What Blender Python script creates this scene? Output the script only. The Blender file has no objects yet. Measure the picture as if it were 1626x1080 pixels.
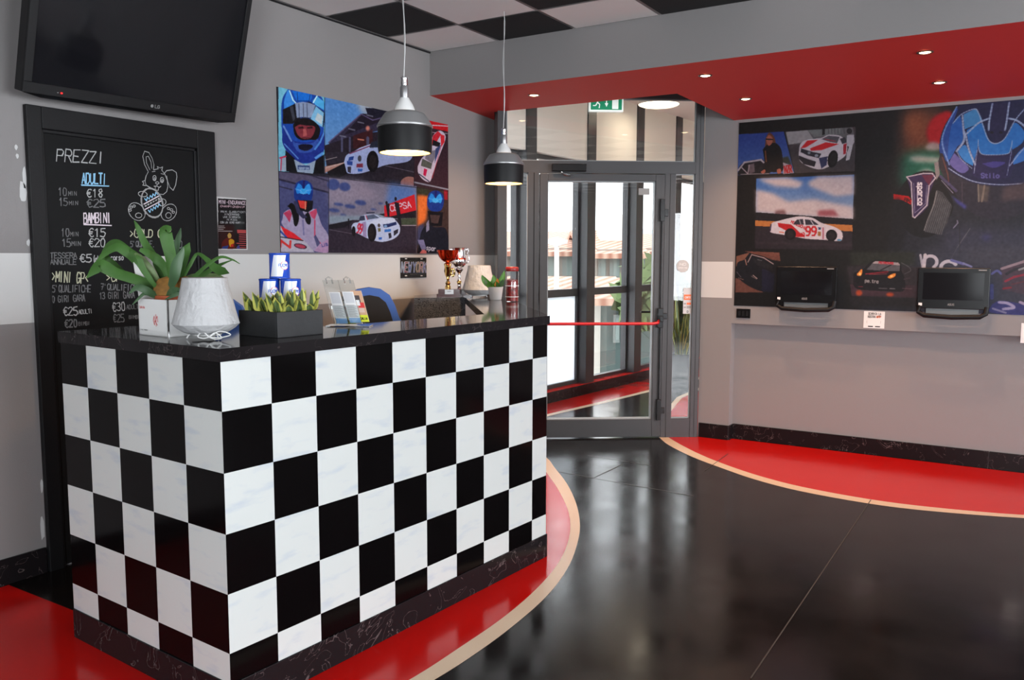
import bpy, math, random
import numpy as np
from mathutils import Vector, Matrix
random.seed(7)
rng = np.random.default_rng(5)
scene = bpy.context.scene

# ------------------------------------------------------------------ camera
W_PX, H_PX = 1626.0, 1080.0
FOC = 1336.7                                   # focal length in pixels
YAW, PITCH, ROLL = math.radians(32.2143), -0.0989755, 0.00220601
CAM = np.array([-1.735, -2.178, 1.512])
FWD = np.array([math.cos(PITCH)*math.cos(YAW), math.cos(PITCH)*math.sin(YAW), math.sin(PITCH)])
_r = np.array([math.sin(YAW), -math.cos(YAW), 0.0]); _u = np.cross(_r, FWD)
RGT = math.cos(ROLL)*_r + math.sin(ROLL)*_u
UPV = -math.sin(ROLL)*_r + math.cos(ROLL)*_u
cam = bpy.data.cameras.new('camera'); cam_o = bpy.data.objects.new('camera', cam)
scene.collection.objects.link(cam_o)
cam.sensor_width = 36.0; cam.lens = FOC/W_PX*36.0; cam.clip_start = 0.05; cam.clip_end = 300
cam_o.matrix_world = Matrix(((RGT[0], UPV[0], -FWD[0], CAM[0]), (RGT[1], UPV[1], -FWD[1], CAM[1]),
                             (RGT[2], UPV[2], -FWD[2], CAM[2]), (0, 0, 0, 1)))
scene.camera = cam_o

# ------------------------------------------------------------------ world, exposure, window light
w = bpy.data.worlds.new('world'); scene.world = w; w.use_nodes = True
bg = w.node_tree.nodes['Background']; bg.inputs[0].default_value = (0.90, 0.96, 1.0, 1); bg.inputs[1].default_value = 2.9
scene.view_settings.view_transform = 'Standard'; scene.view_settings.look = 'None'
scene.view_settings.gamma = 1.0; scene.view_settings.use_curve_mapping = False
scene.view_settings.exposure = 0.60
scene.cycles.max_bounces = 9; scene.cycles.transparent_max_bounces = 16
scene.cycles.sample_clamp_indirect = 6.0
scene.cycles.caustics_reflective = False; scene.cycles.caustics_refractive = False

def area_light(name, loc, direction, sx, sy, power, col, spread=180):
    l = bpy.data.lights.new(name, 'AREA'); l.shape = 'RECTANGLE'; l.size = sx; l.size_y = sy
    l.energy = power; l.color = col; l.spread = math.radians(spread)
    o = bpy.data.objects.new(name, l); scene.collection.objects.link(o); o.location = loc
    o.rotation_euler = Vector(direction).to_track_quat('-Z', 'Z').to_euler()
    return o
DAY = (0.90, 0.95, 1.0)
area_light('daylight_right_window', (0.9, -8.44, 1.65), (0, 1, .28), 7.4, 2.2, 400, DAY)
area_light('daylight_back_window', (-4.94, -3.5, 1.6), (1, .25, .25), 4.5, 1.9, 265, DAY)

# ------------------------------------------------------------------ projection of measured points onto real planes
def ray(x, y): return FWD + (x-813)/FOC*RGT - (y-540)/FOC*UPV
def on(x, y, n, d):
    r = ray(x, y); n = np.array(n, float); t = (d - n@CAM)/(n@r); return CAM + t*r
def on_y(x, y, Y): return on(x, y, (0, 1, 0), Y)
def on_x(x, y, X): return on(x, y, (1, 0, 0), X)
def on_z(x, y, Z): return on(x, y, (0, 0, 1), Z)
def at_depth(x, y, d): return CAM + d*ray(x, y)
def over(x, y, p):                              # height at which the line of sight passes over plan point p
    r = ray(x, y); t = math.hypot(p[0]-CAM[0], p[1]-CAM[1])/math.hypot(r[0], r[1]); return float((CAM+t*r)[2])
DA = math.radians(-3.713)
def dk(x, y, z=0.0): return np.array([math.cos(DA)*x-math.sin(DA)*y, math.sin(DA)*x+math.cos(DA)*y, z])   # desk frame -> room

# ------------------------------------------------------------------ materials
MATS = {}
def mat(name, col, rough=0.5, metal=0.0, spec=0.5, bump=0.0, bscale=60, var=0.0, vscale=8, emit=None, estr=0.0, coat=0.0, trans=0.0, rvar=0.0, subs=0.0):
    if name in MATS: return MATS[name]
    m = bpy.data.materials.new(name); m.use_nodes = True; nt = m.node_tree; b = nt.nodes['Principled BSDF']
    c = tuple(col)+(1,)
    b.inputs['Base Color'].default_value = c; b.inputs['Roughness'].default_value = rough
    b.inputs['Metallic'].default_value = metal; b.inputs['Specular IOR Level'].default_value = spec
    b.inputs['Coat Weight'].default_value = coat; b.inputs['Coat Roughness'].default_value = 0.06
    b.inputs['Transmission Weight'].default_value = trans
    if emit: b.inputs['Emission Color'].default_value = tuple(emit)+(1,); b.inputs['Emission Strength'].default_value = estr
    tc = nt.nodes.new('ShaderNodeTexCoord')
    if bump:
        n = nt.nodes.new('ShaderNodeTexNoise'); n.inputs['Scale'].default_value = bscale; n.inputs['Detail'].default_value = 4
        nt.links.new(tc.outputs['Object'], n.inputs['Vector'])
        bp = nt.nodes.new('ShaderNodeBump'); bp.inputs['Strength'].default_value = bump; bp.inputs['Distance'].default_value = 0.01
        nt.links.new(n.outputs['Fac'], bp.inputs['Height']); nt.links.new(bp.outputs['Normal'], b.inputs['Normal'])
    if var or rvar:
        n = nt.nodes.new('ShaderNodeTexNoise'); n.inputs['Scale'].default_value = vscale; n.inputs['Detail'].default_value = 5
        nt.links.new(tc.outputs['Object'], n.inputs['Vector'])
        if var:
            mx = nt.nodes.new('ShaderNodeMixRGB'); mx.blend_type = 'MULTIPLY'; mx.inputs[0].default_value = 1
            rp = nt.nodes.new('ShaderNodeValToRGB')
            rp.color_ramp.elements[0].position = 0.3; rp.color_ramp.elements[1].position = 0.7
            rp.color_ramp.elements[0].color = (1-var, 1-var, 1-var, 1); rp.color_ramp.elements[1].color = (1, 1, 1, 1)
            nt.links.new(n.outputs['Fac'], rp.inputs[0]); mx.inputs[1].default_value = c
            nt.links.new(rp.outputs[0], mx.inputs[2]); nt.links.new(mx.outputs[0], b.inputs['Base Color'])
        if rvar:
            mr = nt.nodes.new('ShaderNodeMapRange'); mr.inputs[1].default_value = 0.3; mr.inputs[2].default_value = 0.7
            mr.inputs[3].default_value = max(0.0, rough-rvar); mr.inputs[4].default_value = rough+rvar
            nt.links.new(n.outputs['Fac'], mr.inputs[0]); nt.links.new(mr.outputs[0], b.inputs['Roughness'])
    MATS[name] = m; return m
def s2l(r, g, b):                               # 0-255 display colour -> linear
    f = lambda v: (v/255/12.92) if v/255 <= 0.04045 else ((v/255+0.055)/1.055)**2.4
    return (f(r), f(g), f(b))
def glass_mat(name, tint=(1, 1, 1), rough=0.0, refl=1.0):
    m = bpy.data.materials.new(name); m.use_nodes = True; nt = m.node_tree; nt.nodes.clear()
    out = nt.nodes.new('ShaderNodeOutputMaterial'); mix = nt.nodes.new('ShaderNodeMixShader')
    tr = nt.nodes.new('ShaderNodeBsdfTransparent'); tr.inputs[0].default_value = tuple(tint)+(1,)
    gl = nt.nodes.new('ShaderNodeBsdfGlossy'); gl.inputs['Roughness'].default_value = rough
    fr = nt.nodes.new('ShaderNodeFresnel'); ge = nt.nodes.new('ShaderNodeNewGeometry'); mi = nt.nodes.new('ShaderNodeMapRange'); mi.inputs[3].default_value = 1.5; mi.inputs[4].default_value = 1/1.5
    nt.links.new(ge.outputs['Backfacing'], mi.inputs[0]); nt.links.new(mi.outputs[0], fr.inputs[0])
    mu = nt.nodes.new('ShaderNodeMath'); mu.operation = 'MULTIPLY'; mu.inputs[1].default_value = refl
    nt.links.new(fr.outputs[0], mu.inputs[0]); nt.links.new(mu.outputs[0], mix.inputs[0])
    nt.links.new(tr.outputs[0], mix.inputs[1]); nt.links.new(gl.outputs[0], mix.inputs[2]); nt.links.new(mix.outputs[0], out.inputs[0])
    MATS[name] = m; return m
def granite(name, rough=0.08, fleck=0.5):
    m = mat(name, (0.012, 0.011, 0.012), rough, spec=0.12); nt = m.node_tree; b = nt.nodes['Principled BSDF']
    tc = nt.nodes.new('ShaderNodeTexCoord'); n = nt.nodes.new('ShaderNodeTexNoise'); n.inputs['Scale'].default_value = 6; n.inputs['Detail'].default_value = 3
    n.inputs['Distortion'].default_value = 2.2
    nt.links.new(tc.outputs['Object'], n.inputs['Vector']); r = nt.nodes.new('ShaderNodeValToRGB')
    e = r.color_ramp.elements; e[0].position = 0.565; e[0].color = (0.012, 0.010, 0.011, 1); e[1].position = 0.572
    e[1].color = (0.13*fleck, 0.10*fleck, 0.10*fleck, 1); e2 = r.color_ramp.elements.new(0.58); e2.color = (0.012, 0.010, 0.011, 1)
    nt.links.new(n.outputs['Fac'], r.inputs[0]); nt.links.new(r.outputs[0], b.inputs['Base Color']); return m

def print_mat(name, rough=0.45, spec=0.4):      # reads the printed picture stored per face corner
    if name in MATS: return MATS[name]
    m = bpy.data.materials.new(name); m.use_nodes = True; nt = m.node_tree; b = nt.nodes['Principled BSDF']
    a = nt.nodes.new('ShaderNodeVertexColor'); a.layer_name = 'Col'
    nt.links.new(a.outputs['Color'], b.inputs['Base Color']); b.inputs['Roughness'].default_value = rough
    b.inputs['Specular IOR Level'].default_value = spec
    MATS[name] = m; return m

M = dict(
 wall=mat('grey wall paint', (0.262, 0.247, 0.246), 0.7, bump=0.08, bscale=220),
 stripe=mat('white wall stripe', (0.64, 0.64, 0.63), 0.28, spec=0.4),
 chipw=mat('bare plaster chip', (0.62, 0.62, 0.62), 0.9),
 ceilw=mat('white ceiling tile', (0.90, 0.86, 0.84), 0.85, bump=0.2, bscale=300),
 ceilb=mat('black ceiling tile', (0.006, 0.006, 0.007), 0.8, bump=0.2, bscale=300),
 tgrid=mat('ceiling grid', (0.42, 0.40, 0.40), 0.5),
 red_c=mat('red soffit paint', (0.62, 0.030, 0.024), 0.6, bump=0.05, bscale=200),
 floor_b=mat('black resin floor', (0.0095, 0.0080, 0.0078), 0.18, spec=0.33, var=0.35, vscale=3, rvar=0.06, bump=0.015, bscale=25),
 floor_r=mat('red resin floor', (0.60, 0.008, 0.006), 0.17, spec=0.3, rvar=0.05, vscale=5, bump=0.015, bscale=25),
 floor_c=mat('cream floor line', (0.80, 0.62, 0.44), 0.3),
 joint=mat('floor joint', (0.04, 0.037, 0.034), 0.6),
 granite=granite('black granite'), granite_b=granite('black granite skirting', 0.16, 1.1),
 blackp=mat('black gloss panel', (0.0025, 0.002, 0.0022), 0.12, spec=0.09),
 black=mat('matt black', (0.008, 0.008, 0.009), 0.5, spec=0.25), blackg=mat('gloss black plastic', (0.006, 0.006, 0.007), 0.25, spec=0.3),
 doorblk=mat('black painted door', (0.007, 0.007, 0.0078), 0.5, spec=0.25, bump=0.05, bscale=90),
 chalkbd=mat('blackboard paint', (0.0045, 0.0045, 0.005), 0.6, spec=0.2, var=0.3, vscale=4),
 screen=mat('dark screen glass', (0.007, 0.007, 0.009), 0.09, spec=0.35),
 anth=mat('anthracite frame', (0.045, 0.045, 0.048), 0.4, spec=0.4), anth_l=mat('grey gasket', (0.30, 0.32, 0.33), 0.4),
 anth_d=mat('dark bronze column', (0.055, 0.052, 0.052), 0.5),
 glass=glass_mat('clear pane'), acryl=glass_mat('clear acrylic', (0.93, 0.95, 0.95), 0.02, 2.0),
 frost=mat('frosted white film', (0.85, 0.9, 0.93), 0.6),
 cream=mat('cream plaster', (0.84, 0.80, 0.72), 0.8), white=mat('white satin', (0.78, 0.78, 0.77), 0.4),
 whitep=mat('white paper', (0.82, 0.81, 0.80), 0.7), shade=mat('crinkled white shade paper', (0.50, 0.50, 0.51), 0.8, bump=1.0, bscale=34), card=mat('white card box', (0.8, 0.8, 0.79), 0.45),
 redbar=mat('red push bar', (0.55, 0.012, 0.02), 0.3), silver=mat('brushed silver', (0.42, 0.42, 0.43), 0.38, metal=0.85),
 lampsil=mat('silver lamp enamel', (0.30, 0.30, 0.305), 0.42, metal=0.4, bump=0.03, bscale=400),
 chrome=mat('chrome', (0.85, 0.85, 0.87), 0.2, metal=1.0), gold=mat('gold trophy', (0.85, 0.6, 0.22), 0.18, metal=1.0),
 redfoil=mat('red foil cup', (0.65, 0.04, 0.01), 0.15, metal=0.9), wood=mat('dark red wood', (0.055, 0.008, 0.008), 0.2),
 rim=mat('chrome rim dark', (0.15, 0.12, 0.1), 0.3, metal=0.8),
 cord=mat('clear silver cord', (0.6, 0.6, 0.6), 0.3, metal=0.3), steel=mat('steel', (0.5, 0.5, 0.5), 0.25, metal=1.0),
 leaf=mat('green leaf', (0.06, 0.155, 0.032), 0.5, spec=0.25, var=0.35, vscale=9), leaf2=mat('bright green leaf', (0.06, 0.22, 0.02), 0.4, var=0.5, vscale=25),
 leafd=mat('dark leaf', (0.05, 0.11, 0.045), 0.45), leafy=mat('yellow leaf edge', (0.55, 0.55, 0.12), 0.45), leafg=mat('grey green leaf', (0.13, 0.2, 0.07), 0.45, var=0.5, vscale=40),
 leafo=mat('orange leaf tip', (0.5, 0.18, 0.03), 0.5), terra=mat('terracotta pot', (0.42, 0.09, 0.03), 0.7), fibre=mat('brown shield frond', (0.40, 0.19, 0.04), 0.8, var=0.6, vscale=30),
 soil=mat('soil', (0.03, 0.02, 0.015), 0.95), slate=mat('black slate planter', (0.022, 0.023, 0.025), 0.6, var=0.3, vscale=12, bump=0.1, bscale=60),
 potw=mat('white ceramic pot', (0.72, 0.7, 0.68), 0.35), potg=mat('grey planter', (0.012, 0.016, 0.02), 0.6, spec=0.2),
 blue=mat('blue tin', (0.012, 0.07, 0.5), 0.25), tinw=mat('white tin', (0.72, 0.76, 0.85), 0.25), bluef=mat('blue fabric', (0.03, 0.11, 0.42), 0.6), blackf=mat('black fabric', (0.012, 0.012, 0.014), 0.85),
 chalk=mat('white chalk', (0.42, 0.42, 0.42), 0.95), chalk2=mat('faint chalk', (0.16, 0.16, 0.165), 0.95), chalkb=mat('blue chalk', (0.28, 0.55, 0.78), 0.95),
 chalkp=mat('pink chalk', (0.72, 0.62, 0.68), 0.95), chalky=mat('cream chalk', (0.5, 0.5, 0.36), 0.95), grey=mat('mid grey', (0.3, 0.3, 0.3), 0.6),
 warm=mat('warm lamp face', (0.9, 0.7, 0.4), 0.5, emit=(1.0, 0.66, 0.30), estr=8.0), warm2=mat('downlight face', (1, 0.9, 0.7), 0.5, emit=(1.0, 0.66, 0.36), estr=14.0),
 disc=mat('ceiling lamp face', (1, 1, 0.9), 0.5, emit=(1.0, 0.86, 0.62), estr=1.6), lampin=mat('lamp inside', (0.8, 0.6, 0.3), 0.5),
 green=mat('exit sign green', (0.0, 0.22, 0.10), 0.4, emit=(0.0, 0.25, 0.11), estr=0.25), signw=mat('exit sign white', (0.8, 0.85, 0.8), 0.4, emit=(0.8, 0.9, 0.85), estr=0.3),
 led=mat('red indicator', (0.8, 0, 0), 0.3, emit=(1, 0.02, 0.02), estr=2.0), redp=mat('red print', (0.7, 0.03, 0.03), 0.5), orange=mat('orange print', (0.8, 0.16, 0.04), 0.5),
 rooft=mat('terracotta roof', (0.3, 0.12, 0.075), 0.8, var=0.3, vscale=2), houset=mat('beige render', (0.27, 0.24, 0.21), 0.85, var=0.15, vscale=1), shutter=mat('grey shutter', (0.17, 0.20, 0.19), 0.6),
 greenb=mat('dark green wall', (0.05, 0.08, 0.075), 0.8), ground=mat('asphalt', (0.14, 0.14, 0.135), 0.9), tree=mat('tree leaves', (0.12, 0.18, 0.06), 0.8), bark=mat('bark', (0.1, 0.07, 0.05), 0.9),
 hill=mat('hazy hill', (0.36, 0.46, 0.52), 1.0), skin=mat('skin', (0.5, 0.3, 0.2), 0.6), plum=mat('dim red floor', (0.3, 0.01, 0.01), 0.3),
)
def tweak_floor(m):                              # worn polish, streaky
    nt = m.node_tree
tile_roof = M['rooft']
nt = tile_roof.node_tree; wv = nt.nodes.new('ShaderNodeTexWave'); wv.inputs['Scale'].default_value = 1.6; wv.bands_direction = 'Y'
wv.inputs['Distortion'].default_value = 0.4
tcx = nt.nodes.new('ShaderNodeTexCoord'); nt.links.new(tcx.outputs['Object'], wv.inputs['Vector'])
mxx = nt.nodes.new('ShaderNodeMixRGB'); mxx.inputs[1].default_value = (0.34, 0.14, 0.09, 1); mxx.inputs[2].default_value = (0.55, 0.36, 0.27, 1)
nt.links.new(wv.outputs['Fac'], mxx.inputs[0]); nt.links.new(mxx.outputs[0], nt.nodes['Principled BSDF'].inputs['Base Color'])

def painted_white():                             # brushed white squares with faint bluish streaks
    m = mat('brushed white paint', (0.70, 0.73, 0.72), 0.33); nt = m.node_tree; b = nt.nodes['Principled BSDF']
    tc = nt.nodes.new('ShaderNodeTexCoord'); mp = nt.nodes.new('ShaderNodeMapping'); mp.inputs['Scale'].default_value = (1.3, 1.3, 5)
    n = nt.nodes.new('ShaderNodeTexNoise'); n.inputs['Scale'].default_value = 5; n.inputs['Detail'].default_value = 5
    nt.links.new(tc.outputs['Object'], mp.inputs[0]); nt.links.new(mp.outputs[0], n.inputs['Vector'])
    r = nt.nodes.new('ShaderNodeValToRGB'); e = r.color_ramp.elements; e[0].position = 0.3; e[0].color = (0.50, 0.54, 0.58, 1); e[1].position = 0.46; e[1].color = (0.60, 0.62, 0.605, 1)
    nt.links.new(n.outputs['Fac'], r.inputs[0]); nt.links.new(r.outputs[0], b.inputs['Base Color']); return m
M['checkw'] = painted_white()
def film():                                      # frosted film lets daylight through
    nt = M['frost'].node_tree; b = nt.nodes['Principled BSDF']; o = [n for n in nt.nodes if n.type == 'OUTPUT_MATERIAL'][0]
    t = nt.nodes.new('ShaderNodeBsdfTranslucent'); t.inputs[0].default_value = (.9, .93, .95, 1); mx = nt.nodes.new('ShaderNodeMixShader'); mx.inputs[0].default_value = .7
    nt.links.new(b.outputs[0], mx.inputs[1]); nt.links.new(t.outputs[0], mx.inputs[2]); nt.links.new(mx.outputs[0], o.inputs[0])
film()
M['granite_g'] = granite('grey speckled granite', 0.25, 1.0)
for n_ in M['granite_g'].node_tree.nodes:
    if n_.type == 'VALTORGB': n_.color_ramp.elements[0].color = (.045,.047,.055,1); n_.color_ramp.elements[0].position = .4; n_.color_ramp.elements[1].color = (.17,.175,.19,1)
    if n_.type == 'TEX_NOISE': n_.inputs['Scale'].default_value = 60
def soften(m, hexa=None): return m

# ------------------------------------------------------------------ mesh builder
class MB:
    def __init__(s): s.v = []; s.f = []; s.m = []; s.mats = []; s.sm = []
    def mi(s, m):
        if m not in s.mats: s.mats.append(m)
        return s.mats.index(m)
    def add(s, vs, fs, m, smooth=False):
        b = len(s.v); k = s.mi(m)
        s.v += [tuple(float(c) for c in v) for v in vs]
        for f in fs: s.f.append([b+i for i in f]); s.m.append(k); s.sm.append(smooth)
        return s
    def box(s, lo, hi, m, fr=None):              # axis box in an optional frame fr(x,y,z)->point
        (a, b, c), (d, e, f) = lo, hi
        vs = [(a,b,c),(d,b,c),(d,e,c),(a,e,c),(a,b,f),(d,b,f),(d,e,f),(a,e,f)]
        if fr: vs = [fr(*v) for v in vs]
        return s.add(vs, [(0,3,2,1),(4,5,6,7),(0,1,5,4),(1,2,6,5),(2,3,7,6),(3,0,4,7)], m)
    def prism(s, poly, z0, z1, m, side=None):    # plan polygon between two heights (z may be callables)
        n = len(poly); g = lambda z, p: z(p) if callable(z) else z
        vs = [(p[0], p[1], g(z0, p)) for p in poly] + [(p[0], p[1], g(z1, p)) for p in poly]
        s.add(vs, [tuple(reversed(range(n))), tuple(range(n, 2*n))], m)
        return s.add(vs, [(i, (i+1) % n, (i+1) % n+n, i+n) for i in range(n)], side or m)
    def poly(s, pts, m, double=False): return s.add(pts, [tuple(range(len(pts)))], m)
    def slab(s, pts, thick, m, side=None):       # polygon in space given thickness along -normal*thick
        P = [np.array(p, float) for p in pts]; n = np.cross(P[1]-P[0], P[2]-P[0]); n /= np.linalg.norm(n)
        Q = [p - n*thick for p in P]; k = len(P)
        s.add(P+Q, [tuple(range(k)), tuple(reversed(range(k, 2*k)))], m)
        return s.add(P+Q, [((i+1) % k, i, i+k, (i+1) % k+k) for i in range(k)], side or m)
    def tube(s, pts, r, m, n=8, caps=True):
        P = [np.array(p, float) for p in pts]; R = r if hasattr(r, '__len__') else [r]*len(P)
        vs = []; up = np.array([0.13, 0.21, 0.97])
        for i, p in enumerate(P):
            t = P[min(i+1, len(P)-1)] - P[max(i-1, 0)]; t /= (np.linalg.norm(t)+1e-12)
            a = np.cross(t, up)
            if np.linalg.norm(a) < 0.2: a = np.cross(t, np.array([1, 0.1, 0]))
            a /= np.linalg.norm(a); b = np.cross(t, a)
            for k in range(n):
                q = 2*math.pi*k/n; vs.append(p + R[i]*(math.cos(q)*a + math.sin(q)*b))
        fs = [(i*n+k, i*n+(k+1) % n, (i+1)*n+(k+1) % n, (i+1)*n+k) for i in range(len(P)-1) for k in range(n)]
        s.add(vs, fs, m, True)
        if caps: s.add(vs[:n], [tuple(range(n))], m); s.add(vs[-n:], [tuple(reversed(range(n)))], m)
        return s
    def lathe(s, prof, m, c=(0, 0, 0), n=32, flute=None, caps=False, smooth=True):   # prof: (radius, height)
        vs = []
        for (r, z) in prof:
            for k in range(n):
                q = 2*math.pi*k/n; rr = r*(flute(q, z) if flute else 1)
                vs.append((c[0]+rr*math.cos(q), c[1]+rr*math.sin(q), c[2]+z))
        fs = [(i*n+k, i*n+(k+1) % n, (i+1)*n+(k+1) % n, (i+1)*n+k) for i in range(len(prof)-1) for k in range(n)]
        s.add(vs, fs, m, smooth)
        if caps: s.add(vs[:n], [tuple(reversed(range(n)))], m); s.add(vs[-n:], [tuple(range(n))], m)
        return s
    def ribbon(s, pts, widths, side, m, fold=0.0):          # leaf: centre line with widths, side = sideways vector per point or one
        P = [np.array(p, float) for p in pts]; vs = []; n = len(P)
        for i, p in enumerate(P):
            sd = np.array(side[i] if isinstance(side, list) else side, float); sd /= np.linalg.norm(sd)
            t = P[min(i+1, n-1)]-P[max(i-1, 0)]; t /= np.linalg.norm(t)+1e-9; nn = np.cross(sd, t)
            w_ = widths[i]/2; vs += [p - sd*w_ + nn*fold*w_, p, p + sd*w_ + nn*fold*w_]
        fs = []
        for i in range(n-1): fs += [(3*i, 3*i+1, 3*i+4, 3*i+3), (3*i+1, 3*i+2, 3*i+5, 3*i+4)]
        return s.add(vs, fs, m, True)
    def build(s, name, parent=None, bevel=0.0, origin=None, smooth_all=False):
        me = bpy.data.meshes.new(name)
        o = bpy.data.objects.new(name, me); scene.collection.objects.link(o)
        V = np.array(s.v, float)
        if origin is None and parent is None: origin = (float(V[:, 0].mean()), float(V[:, 1].mean()), float(V[:, 2].min()))
        off = np.array(origin if origin is not None else (0, 0, 0), float)
        if parent is not None: off = np.array(parent['_w'])
        me.from_pydata([tuple(x) for x in (V-off)], [], s.f)
        for m in s.mats: me.materials.append(m)
        me.polygons.foreach_set('material_index', s.m)
        me.polygons.foreach_set('use_smooth', [bool(x) for x in s.sm])
        me.update(); me.validate()
        if any(s.sm): me.set_sharp_from_angle(angle=math.radians(42))
        if parent is not None:
            o.parent = parent; o['_w'] = list(off)
        else: o.location = tuple(off); o['_w'] = list(off)
        if bevel:
            b = o.modifiers.new('bevel', 'BEVEL'); b.width = bevel; b.segments = 2; b.limit_method = 'ANGLE'; b.angle_limit = math.radians(50)
        return o
def thing(name, loc, label, cat, group=None, kind=None):
    o = bpy.data.objects.new(name, None); scene.collection.objects.link(o); o.location = tuple(float(c) for c in loc); o['_w'] = [float(c) for c in loc]
    o.empty_display_size = 0.05
    tag(o, label, cat, group, kind); return o
def tag(o, label=None, cat=None, group=None, kind=None):
    if label: o['label'] = label
    if cat: o['category'] = cat
    if group: o['group'] = group
    if kind: o['kind'] = kind
    return o
def struct(mb, name, label=None, bevel=0):
    o = mb.build(name, None, bevel); o['kind'] = 'structure'
    if label: o['label'] = label
    o['category'] = name.split('_')[0]; return o
def bez(p0, p1, p2, n=9):
    p0, p1, p2 = (np.array(p, float) for p in (p0, p1, p2))
    return [(1-t)**2*p0 + 2*t*(1-t)*p1 + t*t*p2 for t in np.linspace(0, 1, n)]
def spline(P, n=6):                              # Catmull-Rom through points
    P = [np.array(p, float) for p in P]; Q = [2*P[0]-P[1]] + P + [2*P[-1]-P[-2]]; out = []
    for i in range(1, len(Q)-2):
        for t in np.linspace(0, 1, n, endpoint=False):
            a, b, c, d = Q[i-1], Q[i], Q[i+1], Q[i+2]
            out.append(0.5*((2*b)+(-a+c)*t+(2*a-5*b+4*c-d)*t*t+(-a+3*b-3*c+d)*t**3))
    return out+[P[-1]]

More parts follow.
